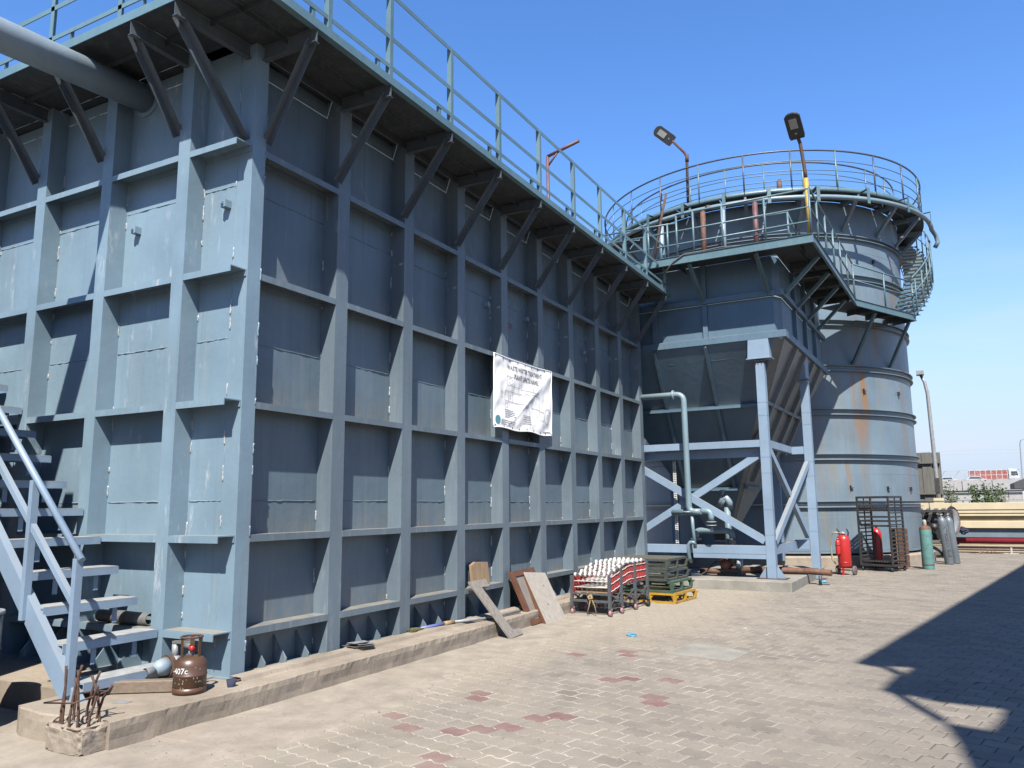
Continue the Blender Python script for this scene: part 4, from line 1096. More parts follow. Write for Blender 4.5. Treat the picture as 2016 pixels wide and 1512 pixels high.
# concrete stub with starter bars
cb = thing('rebar_stub', 'broken concrete stub with a bundle of rusty bent rebar sticking up', 'concrete block', (.08, -1.40, 0))
bm = bmesh.new(); bmesh.ops.create_cube(bm, size=1); bmesh.ops.subdivide_edges(bm, edges=bm.edges, cuts=14, use_grid_fill=True)
for v in bm.verts:
    v.co = Vector((v.co.x*.40, v.co.y*.27, v.co.z*.17+.085))
    q_ = v.co*13; top = max(0, (v.co.z-.06)/.11)
    k = mnoise.noise(q_)*.016+mnoise.noise(v.co*35)*.007
    dirn = Vector((v.co.x/.2, v.co.y/.135, (v.co.z-.085)/.085))
    v.co += dirn*k*(.4+.9*top); 
    e = abs(dirn.x)**6+abs(dirn.y)**6+abs(dirn.z)**6
    if e > 1.6: v.co -= dirn*.012*(.5+mnoise.noise(q_*2)+.4)
bme = bpy.data.meshes.new('block'); bm.to_mesh(bme); bm.free(); bme.materials.append(CONC)
part('block', bme, None, cb)
bars = [(-.15, -.06, .02, .02, .40), (-.12, .02, .0, .02, .42), (-.09, -.08, .03, -.01, .44), (-.05, .06, .05, .04, .38), (.0, -.09, .0, .03, .36),
        (.04, -.05, .01, -.03, .42), (.05, .07, .10, .02, .30), (.10, -.02, .06, .03, .30), (.13, .06, -.09, -.02, .36), (-.02, .0, -.03, -.03, .35)]
for x, y, dx, dy, h in bars:
    pth = [(x, y, .13), (x+dx*.25, y+dy*.2, .13+h*.35), (x+dx*.55+random.uniform(-.012, .012), y+dy*.6, .13+h*.7), (x+dx*1.2+random.uniform(-.03, .03), y+dy, .13+h)]
    pth = [Vector(p) for p in pth]; fine = []
    for i in range(3): fine += [pth[i].lerp(pth[i+1], k/3) for k in range(3)]
    fine.append(pth[-1])
    part('rebar', MB().tube(fine, [.0085+.0012*(i % 2) for i in range(len(fine))], 8), RUST, cb)
part('rebar', MB().tube([(.08, .02, .30), (.12, .0, .36), (.20, -.03, .45)], .008, 8), RUST, cb)
part('stirrup', MB().tube([(-.21, -.11, .165), (.16, -.13, .17), (.19, .11, .175), (-.17, .12, .17), (-.21, -.11, .166), (-.15, -.13, .17)], .006, 8), RUST, cb)
part('stirrup', MB().tube([(-.13, -.02, .335), (-.25, -.12, .31), (.06, -.10, .335), (.16, .08, .39), (.0, .10, .37), (-.16, .05, .345)], .0065, 8), RUST, cb)
for i in range(14):
    x, y = random.uniform(-.13, .13), random.uniform(-.08, .08); r = random.uniform(.008, .02)
    part('stone', MB().lathe([(0, -r*.5), (r, -r*.2), (r*.8, r*.4), (0, r*.6)], (x, y, .175), 6, smooth=False), BLUEBAG if i == 3 else CONCP, cb)

solo('timber', MB().bar((-.22, -.16, .05), (.24, .15, .05), .09, .095), WOODT, 'short worn timber baulk lying on the slab behind the brown cylinder', 'timber', loc=(-.25, -.65, .2), bev=.008)
# outlet pipe with valve
op = thing('drain_pipe', 'stubby grey outlet pipe with a reducer and hand valve at the foot of the tank', 'pipe', (-.40, 0, .335))
part('pipe_tube', MB().tube([(0, -.005, 0), (0, -.20, 0)], .065, 20), STEEL, op)
part('flange', MB().tube([(0, -.315, 0), (0, -.295, 0)], .09, 20).tube([(0, -.335, 0), (0, -.317, 0)], .092, 20), RUST, op)
vb = part('valve_body', MB().tube([(0, -.20, 0), (0, -.24, 0), (0, -.27, 0), (0, -.294, 0)], [.066, .08, .08, .066], 18).tube([(0, -.25, .05), (0, -.25, .17)], .028, 10), GALV, op)
part('valve_handle', MB().bar((-.02, -.25, .185), (.20, -.24, .195), .04, .022).tube([(.12, -.243, .165), (.2, -.243, .165)], .03, 8), RUBG, vb)
part('reducer', MB().tube([(0, -.336, 0), (0, -.41, -.005), (0, -.45, -.02)], [.078, .066, .042], 20), PIPEG, op)
part('spout', MB().lathe([(.040, 0), (.040, .085), (.033, .085), (.033, 0)], (0, -.535, -.022), 20, 'y'), GALV, op)
part('spout_end', MB().lathe([(0, 0), (.034, 0)], (0, -.50, -.022), 20, 'y'), RUSTP, op)
# dented pipe offcut lying on the stiffener beam behind the stair
t = thing('pipe_offcut', 'grey split pipe offcut lying on the ledge behind the stair treads', 'pipe', (-1.30, -.10, .661))
part('pipe_tube', MB().lathe([(.055, -.36), (.06, .0), (.055, .36), (.047, .36), (.05, 0), (.047, -.36)], n=18, axis='x', a0=.4, a1=6.0), RUBG, t)
# drum at the left edge
dr = thing('steel_drum', 'dark drum cut off by the left edge of the picture', 'drum', (-1.19, -1.60, 0))
part('body', MB().lathe([(0, .02), (.28, .02), (.285, .3), (.295, .31), (.285, .32), (.285, .58), (.295, .59), (.285, .6), (.285, .86), (0, .86)], n=32), DRUM, dr)
part('rim', MB().lathe([(.285, .86), (.296, .86), (.296, .885), (.278, .885), (.278, .862)], n=32), GALV, dr)
part('foot_rim', MB().lathe([(.285, .0), (.296, .0), (.296, .022), (.285, .022)], n=32), DRUM, dr)
# loose bits by the slab
solo('rebar_offcut', MB().tube([(0, -.14, .01), (.01, 0, .012), (-.02, .16, .01)], .009, 8), RUST, 'short rusty bar lying beside the corner column', 'metal bar', loc=(.13, .02, .2))
def shard(w, h, t=.004): return MB().prism([(-w, -h), (w*.9, -h*.7), (w, h*.8), (-w*.7, h)], 0, t)
t = thing('scrap_sheets', 'small pile of dark scrap sheet under the tank edge', 'scrap', (.10, 1.62, .24))
for i in range(4):
    s = part('scrap_sheet', shard(.10-.015*i, .16-.02*i), DARK if i % 2 == 0 else GALV, t); s.location = (random.uniform(-.03, .03), random.uniform(-.05, .05), .006+.012*i); s.rotation_euler = (random.uniform(-.06, .06), random.uniform(-.06, .06), random.uniform(-.4, .4))
solo('metal_scrap', shard(.06, .04, .003), GALV, 'thin pale scrap plate lying on the slab behind the rebar', 'scrap', loc=(-.10, -.95, .201), rz=.3)
solo('plastic_pot', MB().lathe([(.03, 0), (.042, .06), (.038, .06), (.027, .004), (0, .004)], n=14), NAVY, 'tiny dark pot beside the brown cylinder on the slab', 'pot', loc=(.24, -.20, .2))

# ================================================================== BOARDS AND BROOM
def leaning(name, label, cat, poly, t, base, top, mats, yaxis=(0, 1, 0), bev=0):
    base, top = Vector(base), Vector(top); ty_ = (top-base).normalized(); sx_ = Vector(yaxis).normalized()
    sx_ = (sx_-ty_*sx_.dot(ty_)).normalized(); n = sx_.cross(ty_).normalized()
    if n.x < 0: n = -n
    return base, sx_, ty_, n
b_, s_, u_, n_ = leaning('', '', '', None, .03, (.63, 3.90, .004), (.055, 3.86, .67), None)
f = lambda a, c, h: s_*a+u_*c+n_*h
solo('offcut_board', MB().prism([(0, 0), (.37, .0), (.38, .085), (.20, .10), (.205, .78), (.40, .76), (.43, .88), (.0, .90)], 0, .022, f), WOODG, 'notched weathered grey board leaning from the paving onto the tank', 'board', loc=b_)
b_, s_, u_, n_ = leaning('', '', '', None, .03, (.37, 4.98, .004), (.045, 4.96, .70), None)
f = lambda a, c, h: s_*a+u_*c+n_*h
bd = thing('panel_door', 'brown cabinet door with a grey inset panel, behind the pale one', 'door panel', b_)
part('door_frame', MB().prism([(0, 0), (.74, 0), (.74, .07), (0, .07)], 0, .05, f).prism([(0, .71), (.74, .71), (.74, .79), (0, .79)], 0, .05, f).prism([(0, .0701), (.09, .0701), (.09, .7099), (0, .7099)], 0, .05, f).prism([(.65, .0701), (.74, .0701), (.74, .7099), (.65, .7099)], 0, .05, f), WOODB, bd)
part('inset_panel', MB().prism([(.09, .07), (.65, .07), (.65, .71), (.09, .71)], .004, .03, f), WOODR, bd)
b_, s_, u_, n_ = leaning('', '', '', None, .03, (.50, 5.24, .004), (.09, 5.32, .715), None)
f = lambda a, c, h: s_*a+u_*c+n_*h
bd = thing('panel_door', 'pale weathered cabinet door with brown edges leaning in front of the brown one', 'door panel', b_)
part('door_frame', MB().prism([(0, 0), (.66, 0), (.66, .82), (0, .82)], -.055, -.002, f), WOODB, bd)
part('pale_face', MB().prism([(.004, .004), (.656, .004), (.656, .816), (.004, .816)], -.0015, .006, f), WOODP, bd)
for a, c in ((.30, .30), (.42, .60)):
    part('knot_hole', MB().prism([(a-.012, c), (a, c-.02), (a+.012, c), (a, c+.02)], .0062, .0075, f), DARK, bd)
t = thing('timber_offcut', 'short raw timber offcuts standing on the stiffener beam above the broom', 'timber', (-.10, 4.43, .604))
for i, (a, b) in enumerate(((-.22, -.10), (-.098, .05), (.052, .22))):
    part('plank', MB().prism([(a, 0), (b-.004, 0), (b-.006, .31-.01*i), (a+.002, .30 if i else .27)], -.02, .025, lambda p, q, h: (h-.12*q, p, q)), PLY, t)
br = thing('broom', 'straw broom with blue and metal handle lying along the slab edge', 'broom', (.0, 2.62, .2))
m = MB()
for i in range(150):
    a = random.uniform(-.10, .10); z = random.uniform(.01, .07); m.bar((random.uniform(-.02, .02)+a*.3, .26, .035+z*.2), (a, random.uniform(-.06, .04), z), .004, .004)
stuff(part('bristles', m, STRAW, br))
part('blue_sleeve', MB().tube([(0, .24, .04), (.09, .62, .052)], .021, 10), plain('blue_plastic_tube', (.11, .14, .32), .5, .2, 6), br)
part('tape_wrap', MB().tube([(.088, .61, .052), (.125, .78, .055)], .029, 10), ROPE, br)
part('handle_pole', MB().tube([(.12, .77, .055), (.22, 1.35, .03), (.30, 2.2, .03)], .018, 10), GALV, br)
# dry tufts along the grout
m = MB()
for i in range(170):
    y = random.choice([.95, 1.15, 2.3, 2.35, 4.8, 7.0])+random.gauss(0, .10); x = random.uniform(.0, .12); h = random.uniform(.02, .07); a = random.uniform(0, 6.28)
    m.add([(x-.003, y, .2), (x+.003, y, .2), (x+h*.6*math.cos(a), y+h*.6*math.sin(a), .2+h)], [(0, 1, 2)])
o = part('dry_grass', m, STRAW); o['kind'] = 'stuff'

# ================================================================== CONVEYOR
cv = thing('roller_conveyor', 'folded flexible conveyor with white skate wheels and red concertina sides on caster legs', 'conveyor', (.70, 6.38, 0), math.radians(-4))
CWd, CLn = .60, 1.50
def ch_(y): return .60+.15*min(1, max(0, y/.75))**1.0*(1 if y < .75 else 1)
rows = 17
wm = MB().lathe([(.008, -.009), (.024, -.011), (.024, .011), (.008, .009)], n=12, axis='x').mesh('skate_wheel', WHEELW)
for j in range(rows):
    y = .03+(CLn-.06)*j/(rows-1); z = ch_(y)
    part('axle', MB().tube([(-CWd/2+.01, y, z), (CWd/2-.01, y, z)], .006, 6), GALV, cv)
    for i in range(7):
        x = -CWd/2+.06+(CWd-.12)*i/6
        w = bpy.data.objects.new('skate_wheel', wm); COL.objects.link(w); w.parent = cv; w.location = (x+(.022 if j % 2 else -.022)+random.uniform(-.012, .012), y+random.uniform(-.008, .008), z+random.uniform(-.004, .006)); w.scale = (1.3, 1.25, 1.25)
for s in (-1, 1):
    x = s*CWd/2
    for j in range(rows*2-1):
        y = .02+(CLn-.04)*j/(rows*2-2); z = ch_(y)-.03
        part('side_slat', MB().bar((x+s*.004*(j % 2), y-.018, z-.27), (x+s*.004*(j % 2), y+.018, z), .007, .036, (0, 1, 0)), REDC, cv)
    for dz in (-.05, -.15, -.26):
        part('tie_rod', MB().tube([(x+s*.010, .02+(CLn-.04)*j/20, ch_(.02+(CLn-.04)*j/20)+dz+.008*(j % 2)) for j in range(21)], .006, 5), WHEELW, cv)
for k, y in enumerate((.0, .42, .95, 1.46)):
    for s in (-1, 1):
        x = s*(CWd/2+.02)
        lg_ = part('leg', MB().box(x-.02, x+.02, y-.022, y+.022, .12, ch_(y)-.01), CONVG, cv)
        part('caster', MB().lathe([(0, -.016), (.045, -.018), (.05, -.012), (.05, .012), (.045, .018), (0, .016)], (x, y+.02, .05), 14, 'x').box(x-.025, x+.025, y-.01, y+.04, .098, .119), CASTR if k < 3 else BLACK, lg_)
    part('cross_member', MB().box(-CWd/2, CWd/2, y-.012, y+.012, .20, .235).box(-CWd/2, CWd/2, y-.012, y+.012, .31, .335), CONVG, cv)
for z in (.42, .51):
    for j in range(8):
        y = .02+.18*j; part('lattice_slat', MB().bar((-CWd/2+.02, y, z), (CWd/2-.02, y+.03, z), .05, .006).bar((-CWd/2+.02, y+.09, z+.004), (CWd/2-.02, y+.06, z+.004), .04, .006), WHEELW, cv)
part('wood_shelf', MB().box(-CWd/2+.02, CWd/2-.02, .02, .55, .34, .355), PLY, cv)
for s in (-1, 1):
    m = MB()
    for y0_, y1_ in ((.0, .42), (.42, .95), (.95, 1.46)):
        m.bar((s*(CWd/2+.02), y0_, .16), (s*(CWd/2+.02), y1_, .34), .006, .025).bar((s*(CWd/2+.03), y0_, .34), (s*(CWd/2+.03), y1_, .16), .006, .025)
    part('scissor_bar', m, CONVG, cv)
m = MB(); random.seed(3)
m.tube([(.02, -.03, .30), (.05, -.05, .27), (.0, -.05, .25), (-.03, -.03, .28), (.03, -.02, .31)], .02, 7).tube([(.02, -.04, .27), (.0, -.06, .15), (-.03, -.07, .03)], .009, 6).tube([(.03, -.04, .26), (.09, -.05, .16), (.12, -.06, .04)], .008, 6)
part('rope_knot', m, ROPE, cv)

# ================================================================== PALLETS
def pallet(label, z, h, mat, w=.95, d=.95, loc=(1.0, 8.75), rz=0.):
    t = thing('steel_pallet', label, 'pallet', (loc[0], loc[1], z), rz, 'stacked steel pallets')
    a, b = w/2, d/2; r = .035
    part('top_frame', MB().box(-a, a, -b, -b+r, h-r, h).box(-a, a, b-r, b, h-r, h).box(-a, -a+r, -b+r, b-r, h-r, h).box(a-r, a, -b+r, b-r, h-r, h).box(-a+r, a-r, -.02, .02, h-r, h-.002), mat, t)
    part('bottom_frame', MB().box(-a, a, -b, -b+r, 0, r).box(-a, a, b-r, b, 0, r).box(-a, -a+r, -b+r, b-r, 0, r).box(a-r, a, -b+r, b-r, 0, r), mat, t)
    for x in (-a+r/2, 0, a-r/2):
        for y in (-b+r/2, 0, b-r/2):
            if x == 0 and y == 0: continue
            part('leg', MB().box(x-.028, x+.028, y-.0172, y+.0172, r, h-r), mat, t)
            if y != 0: part('corner_gusset', MB().prism([(x-.08, h-r), (x+.08, h-r), (x+.028, h-r-.06), (x-.028, h-r-.06)], y-.004, y+.004, lambda p, q, hh: (p, hh, q)), mat, t)
    for k in range(7):
        y = -b+.09+(d-.18)*k/6
        part('deck_slat', MB().box(-a+.002, a-.002, y-.04, y+.04, h+.0005, h+.006), mat, t)
    return t
pallet('yellow steel pallet at the bottom of the stack', 0, .172, YELPAL, .95, .98, (1.02, 8.80), math.radians(-5))
pallet('bright green steel pallet lying directly on the yellow one', .180, .185, GREEN, .92, .96, (.98, 8.80), math.radians(-4))
pallet('dark greenish pallet second from the top of the stack', .373, .175, DGREEN, .98, .98, (.88, 8.78), math.radians(-6))
pallet('dusty dark green pallet on top of the stack', .556, .18, DGREEN, 1.04, 1.0, (.84, 8.80), math.radians(-3))

# ================================================================== UNDER THE HOPPER
pw = thing('pump_pipework', 'pale blue pump pipes with elbows and flanges running down the hopper frame', 'pipes', HL, HR)
def elbow(a, c, b, r=.12, n=6):
    a, c, b = Vector(a), Vector(c), Vector(b); p = c+(a-c).normalized()*r; q = c+(b-c).normalized()*r
    return [p.lerp(c, t).lerp(c.lerp(q, t), t) for t in [i/n for i in range(n+1)]]
y_ = -.33
part('pipe_run', MB().tube([(-2.62, y_, 3.965)]+elbow((-2.6, y_, 3.965), (-1.56, y_, 3.965), (-1.56, y_, 1.5), .17)+elbow((-1.56, y_, 3), (-1.545, y_, 1.52), (-1.2, y_, 1.52), .12)+[(-1.3, y_, 1.52)], .062, 16), PIPEP, pw)
for p, q in (((-1.80, y_, 3.965), (-1.765, y_, 3.965)), ((-1.575, y_, 1.50), (-1.575, y_, 1.53))):
    part('flange', MB().tube([p, q], .10, 16), PIPEG, pw)
part('pipe_run', MB().tube([(-2.02, .02, 1.50), (-1.5, -.08, 1.51)]+elbow((-1.5, -.2, 1.52), (-1.13, -.2, 1.53), (-1.13, -.2, 1.2), .11)+[(-1.13, -.2, 1.33)], .06, 14), PIPEP, pw)
for z in (1.30, 1.23): part('flange', MB().tube([(-1.13, -.2, z), (-1.13, -.2, z+.018)], .10, 16), PIPEG, pw)
part('pipe_run', MB().tube([(-1.13, -.2, 1.22), (-1.13, -.2, 1.12)], .03, 10), PIPEG, pw)
part('pipe_run', MB().tube([(-1.62, .3, .9)]+elbow((-1.62, .3, .9), (-1.62, .3, 1.12), (-1.0, .3, 1.12), .12)+elbow((-1.5, .3, 1.12), (-.85, .3, 1.12), (-.85, .3, .3), .14)+[(-.85, .3, .80)], .062, 14), PIPEP, pw)
part('flange', MB().tube([(-1.62, .3, .93), (-1.62, .3, .95)], .11, 14), PIPEG, pw); part('flange', MB().tube([(-.85, .3, .93), (-.85, .3, .96)], .12, 14), DARK, pw)
part('valve_body', MB().tube([(-.85, .3, .80), (-.85, .3, .64), (-.85, .3, .45)], [.075, .09, .06], 14), DARK, pw)
part('pipe_run', MB().tube([(-.99, .55, 1.60), (-.99, .55, .4)], .065, 14), PIPEP, pw)
part('valve_bonnet', MB().tube([(-1.12, .45, 1.62), (-1.05, .45, 1.78), (-.98, .45, 1.82), (-.93, .5, 1.70), (-.93, .55, 1.58)], [.05, .075, .07, .07, .06], 12).tube([(-1.05, .45, 1.85), (-1.03, .45, 1.95)], .02, 8).tube([(-1.10, .45, 1.95), (-.98, .45, 1.95)], .018, 8), PIPEG, pw)
part('pipe_run', MB().tube([(-1.50, -.30, 1.46), (-1.49, -.30, 1.2), (-1.46, -.30, .78)], .034, 12), PIPEP, pw)
part('pipe_run', MB().tube([(-1.46, -.30, .86), (-1.48, -.31, .90), (-1.55, -.32, .90), (-1.60, -.32, .84), (-1.59, -.32, .60), (-1.59, -.2, .50)], .038, 12), PIPEP, pw)
part('valve_handle', MB().bar((-1.78, .2, .86), (-1.50, .28, .88), .035, .012), RUST, pw)
pm = thing('water_pump', 'pump with rusty red motor on a black base under the hopper beam', 'pump', HL, HR)
part('pump_base', MB().box(-1.22, -.72, .35, .75, .193, .24).box(-1.16, -.80, .40, .70, .24, .33), DARK, pm)
part('motor', MB().lathe([(0, -.17), (.095, -.17), (.105, -.15), (.105, .12), (.09, .14), (0, .14)], (-1.05, .50, .44), 20, 'y'), MOTOR, pm)
for k in range(7): part('cooling_fin', MB().lathe([(.104, -.12+.04*k), (.116, -.12+.04*k), (.116, -.115+.04*k), (.104, -.115+.04*k)], (-1.05, .50, .44), 20, 'y', smooth=False), MOTOR, pm)
part('pump_casing', MB().lathe([(0, -.06), (.12, -.05), (.13, 0), (.12, .05), (0, .06)], (-.80, .55, .44), 18, 'x').tube([(-.78, .55, .52), (-.78, .55, .68)], .05, 10), PIPEG, pm)
t = thing('pump_hose', 'thin black hose looped on the pad beside the pump', 'hose', HL, HR)
part('hose_run', MB().tube([(-1.9, -.1, .21), (-1.7, .0, .205), (-1.5, .1, .21), (-1.38, .2, .3), (-1.3, .3, .42), (-1.2, .4, .50)], .014, 8), BLACK, t)
t = thing('brown_pipe', 'long rust-brown pipe lying on the hopper pad behind the legs', 'pipe', HL, HR)
part('pipe_run', MB().tube([(-1.35, 1.15, .265), (.63, 1.35, .265)], .065, 16), RUSTP, t)
part('pipe_run', MB().tube([(-1.7, .75, .25), (-1.25, .80, .25)], .055, 16), RUSTP, t)
# the long pipe reaches over the pad edge in front of the rear leg
t = thing('brown_pipe', 'shorter rust-brown pipe poking over the pad edge towards the red extinguisher', 'pipe', (0, 0, 0))
pp, qq = upl(1535, 1121, 2, .27), upl(1637, 1128, 2, .25)
part('pipe_run', MB().tube([pp, qq], .062, 16), RUSTP, t)
part('prop_post', MB().tube([Vector((qq.x-.22, qq.y-.05, .0)), Vector((qq.x-.22, qq.y-.05, .19))], .03, 8), DARK, t)
t = thing('perforated_tray', 'white perforated cable tray bent in an L between the tank and the hopper', 'cable tray', HL, HR)
m = MB()
for k in range(46):
    z = .85+.034*k
    m.box(-2.05-.0, -2.04, .34, .40, z, z+.03 if k % 2 else z+.016)
tr_ = part('tray_strip', MB().box(-2.075, -2.067, .33, .345, .84, 2.62).box(-2.017, -2.009, .33, .345, .84, 2.62), WHEELW, t)
m = MB()
for k in range(44):
    z = .85+.04*k
    m.box(-2.066, -2.018, .333, .337, z, z+.022)
part('tray_rung', m, WHEELW, t)
part('tray_strip', MB().box(-2.6, -2.01, .33, .345, 2.63, 2.66).box(-2.6, -2.01, .33, .345, 2.70, 2.72), GALV, t)
sk = upl(1560, 1128, 2, .19)
bm = bmesh.new(); bmesh.ops.create_icosphere(bm, subdivisions=3, radius=1)
for v in bm.verts:
    v.co = Vector((v.co.x*.26, v.co.y*.16, max(-.02, v.co.z*.075+.045)))+Vector((0, 0, 1))*.02*mnoise.noise(v.co*3); v.co.z = max(0, v.co.z)
sme = bpy.data.meshes.new('sack'); bm.to_mesh(sme); bm.free(); sme.materials.append(SACK); sme.polygons.foreach_set('use_smooth', [True]*len(sme.polygons))
solo('sack', sme, None, 'pale yellow sack lying flat on the hopper pad beside the front leg', 'sack', loc=(sk.x, sk.y, .19))
def bag(label, p, s):
    bm = bmesh.new(); bmesh.ops.create_icosphere(bm, subdivisions=3, radius=1)
    for v in bm.verts:
        n = mnoise.noise(v.co*2.2+Vector((p.x, 0, 0)))*.5+mnoise.noise(v.co*5)*.35
        v.co = Vector((v.co.x*s*(1+n), v.co.y*s*.6*(1+n), max(0, v.co.z*.30*s*(1+n)+.12*s)))
    me = bpy.data.meshes.new('bag'); bm.to_mesh(me); bm.free(); me.materials.append(BLUEBAG)
    solo('plastic_bag', me, None, label, 'plastic bag', loc=(p.x, p.y, .002), rz=random.uniform(-.6, .6))
bag('crumpled light blue plastic bag on the paving in front of the pallets', upl(1243, 1252, 2, 0), .075)
bag('light blue plastic scrap on the paving at the corner of the hopper pad', upl(1620, 1147, 2, 0), .10)

# ================================================================== BY THE ROUND TANK
ex = thing('fire_extinguisher', 'large red wheeled fire extinguisher with a beige hose standing in the sun', 'fire extinguisher', (3.42, 15.35, 0), math.radians(-20))
part('body', MB().lathe([(0, .17), (.135, .18), (.15, .21), (.15, .80), (.14, .86), (.10, .91), (.05, .93), (.04, .97), (0, .97)], n=32), REDM, ex)
part('body_band', MB().lathe([(.1515, .28), (.153, .28), (.153, .30), (.1515, .30)], n=32), REDM, ex)
for s in (-1, 1):
    wh = part('wheel', MB().lathe([(0, -.02), (.07, -.022), (.105, -.018), (.105, .018), (.07, .022), (0, .02)], (s*.20, .05, .105), 20, 'x'), RUBG, ex)
    part('hub', MB().lathe([(0, -.028), (.035, -.028), (.035, .028), (0, .028)], (s*.20, .05, .105), 12, 'x'), REDM, wh)
    part('handle', MB().tube([(s*.10, .02, .82), (s*.11, .05, .98), (s*.12, -.04, 1.06)], .016, 8), BLACK, ex)
part('axle', MB().tube([(-.19, .05, .105), (.19, .05, .105)], .014, 8), DARK, ex)
part('front_foot', MB().box(-.02, .02, -.13, -.09, .0, .2).box(-.1, .1, -.12, .06, .155, .17), REDM, ex)
part('side_bottle', MB().lathe([(0, .46), (.05, .47), (.055, .50), (.055, .76), (.04, .80), (0, .82)], (-.06, -.165, 0), 16), REDM, ex)
part('clamp_strap', MB().lathe([(.058, .68), (.061, .68), (.061, .70), (.058, .70)], (-.06, -.165, 0), 16), DARK, ex)
part('valve', MB().tube([(-.10, -.05, .96), (.08, -.05, .96)], .022, 8).tube([(0, 0, .95), (0, 0, 1.0)], .03, 8).lathe([(0, 0), (.03, 0), (.03, .015), (0, .015)], (-.06, -.17, .83), 10), GALV, ex)
part('hose', MB().tube([(-.08, -.05, .97), (-.20, -.07, .98), (-.26, -.08, .90), (-.275, -.08, .6), (-.26, -.08, .35), (-.19, -.08, .25), (-.12, -.10, .27)], .018, 8), HOSE, ex)
rk = thing('rack_trolley', 'tall black steel tray rack on casters beside the red extinguisher', 'trolley', (4.15, 16.98, 0), math.radians(-24))
aw, bw, ht = .40, .33, 1.83
for x in (-aw, aw):
    for y in (-bw, bw):
        p_ = part('rack_post', MB().box(x-.02, x+.02, y-.02, y+.02, .13, ht), DARK, rk)
        part('caster', MB().lathe([(0, -.016), (.05, -.018), (.055, 0), (.05, .018), (0, .016)], (x*.92, y*.92, .056), 14, 'x').box(x*.92-.022, x*.92+.022, y*.92-.01, y*.92+.03, .10, .129), BLACK, p_)
part('rack_post', MB().box(aw-.012, aw+.012, -.012, .012, .2, ht-.03), DARK, rk); part('rack_post', MB().box(-aw-.012, -aw+.012, -.012, .012, .2, ht-.03), DARK, rk)
for z in (.15, ht-.02):
    part('rack_frame', MB().box(-aw+.021, aw-.021, -bw-.015, -bw+.015, z-.03, z+.02).box(-aw+.021, aw-.021, bw-.015, bw+.015, z-.03, z+.02).box(-aw-.015, -aw+.015, -bw+.021, bw-.021, z-.03, z+.02).box(aw-.015, aw+.015, -bw+.021, bw-.021, z-.03, z+.02), DARK, rk)
for k in range(16):
    z = .27+.096*k
    for s in (-1, 1):
        part('tray_runner', MB().box(s*aw-.016, s*aw+.016, -bw+.021, bw-.021, z-.02, z+.012), DARK, rk)
for z, dy in ((1.555, .0), (1.46, .02), (1.30, -.02), (1.20, .0), (1.08, .03), (.22, .02)):
    m = MB().box(-aw+.025, aw-.025, -bw+.02+dy, bw-.03+dy, z, z+.006)
    for k in range(11): m.box(-aw+.04+.07*k, -aw+.075+.07*k, -bw-.002+dy, -bw+.019+dy, z, z+.03)
    m.box(-aw+.025, aw-.025, -bw-.006+dy, -bw-.003+dy, z+.018, z+.045)
    part('tray', m, DARK, rk)
rc_ = thing('gas_cylinder', 'red cylinder standing behind the black tray rack', 'gas cylinder', (3.98, 19.0-1.15, 0))
part('body', MB().lathe([(0, 0), (.115, 0), (.12, .03), (.12, .85), (.10, .95), (.05, 1.01), (0, 1.02)], n=24), REDM, rc_)
part('valve', MB().lathe([(0, 1.0), (.03, 1.0), (.03, 1.08), (0, 1.08)], n=12), GALV, rc_)
bx = thing('brown_crate', 'rusty brown slatted box behind the right side of the tray rack', 'crate', (4.50, 17.75, 0), math.radians(-20))
for k in range(6): part('slat', MB().box(-.17, .17, -.15, .15, .03+.165*k, .18+.165*k), RUSTP, bx)
part('corner_strap', MB().box(-.012, .012, -.156, -.1505, .02, 1.0), ROPE, bx)
gc = thing('gas_cylinder', 'turquoise cylinder with rusty brown shoulder and pale cap beside the black fan unit', 'gas cylinder', (5.12, 17.85, 0))
part('body', MB().lathe([(0, .0), (.135, 0), (.14, .02), (.14, .985)], n=32), TURQ, gc)
part('shoulder', MB().lathe([(.1405, .985), (.138, 1.02), (.11, 1.06), (.06, 1.085), (.03, 1.09)], n=32), RUSTP, gc)
part('cap', MB().lathe([(.035, 1.085), (.04, 1.10), (.04, 1.19), (.028, 1.225), (0, 1.235)], n=16), CAPW, gc)
part('foot_band', MB().lathe([(.1415, .10), (.144, .10), (.144, .125), (.1415, .125)], n=32), RUST, gc)
sc = MB(); random.seed(11)
for i in range(26):
    a = math.radians(random.uniform(-150, 10)); z = random.uniform(.15, .95); w, h = random.uniform(.004, .016), random.uniform(.003, .014)
    f = lambda p, q: (.1413*math.cos(a+p/.14), .1413*math.sin(a+p/.14), z+q)
    sc.add([f(-w, 0), f(0, -h), f(w, 0), f(0, h)], [(0, 1, 2, 3)])
stuff(part('paint_chip', sc, RUST, gc))
def nitro(label, p, tilt, text):
    t = thing('gas_cylinder', label, 'gas cylinder', p, 0, rot=(0, math.radians(tilt), 0))
    part('body', MB().lathe([(0, 0), (.105, 0), (.112, .02), (.112, 1.12), (.10, 1.20), (.06, 1.26), (.035, 1.275), (.035, 1.29), (0, 1.29)], n=28), NITRO, t)
    v = part('valve', MB().lathe([(0, 1.285), (.022, 1.285), (.022, 1.37), (0, 1.37)], n=12).tube([(-.04, 0, 1.34), (.05, 0, 1.34)], .014, 8), GALV, t)
    part('valve_wheel', MB().lathe([(0, 1.372), (.035, 1.372), (.035, 1.39), (0, 1.39)], n=12), DARK, v)
    if text: cyl_text('NITROGEN GAS', .118, DARK, .113, math.radians(-86), .62, t, vertical=True, bold=.004)
    return t
nitro('grey cylinder lettered NITROGEN GAS leaning on the black fan unit', (5.60, 19.75, 0), -4.5, True)
nitro('plain grey cylinder hidden half behind the lettered one', (5.76, 20.15, 0), -4.5, False)
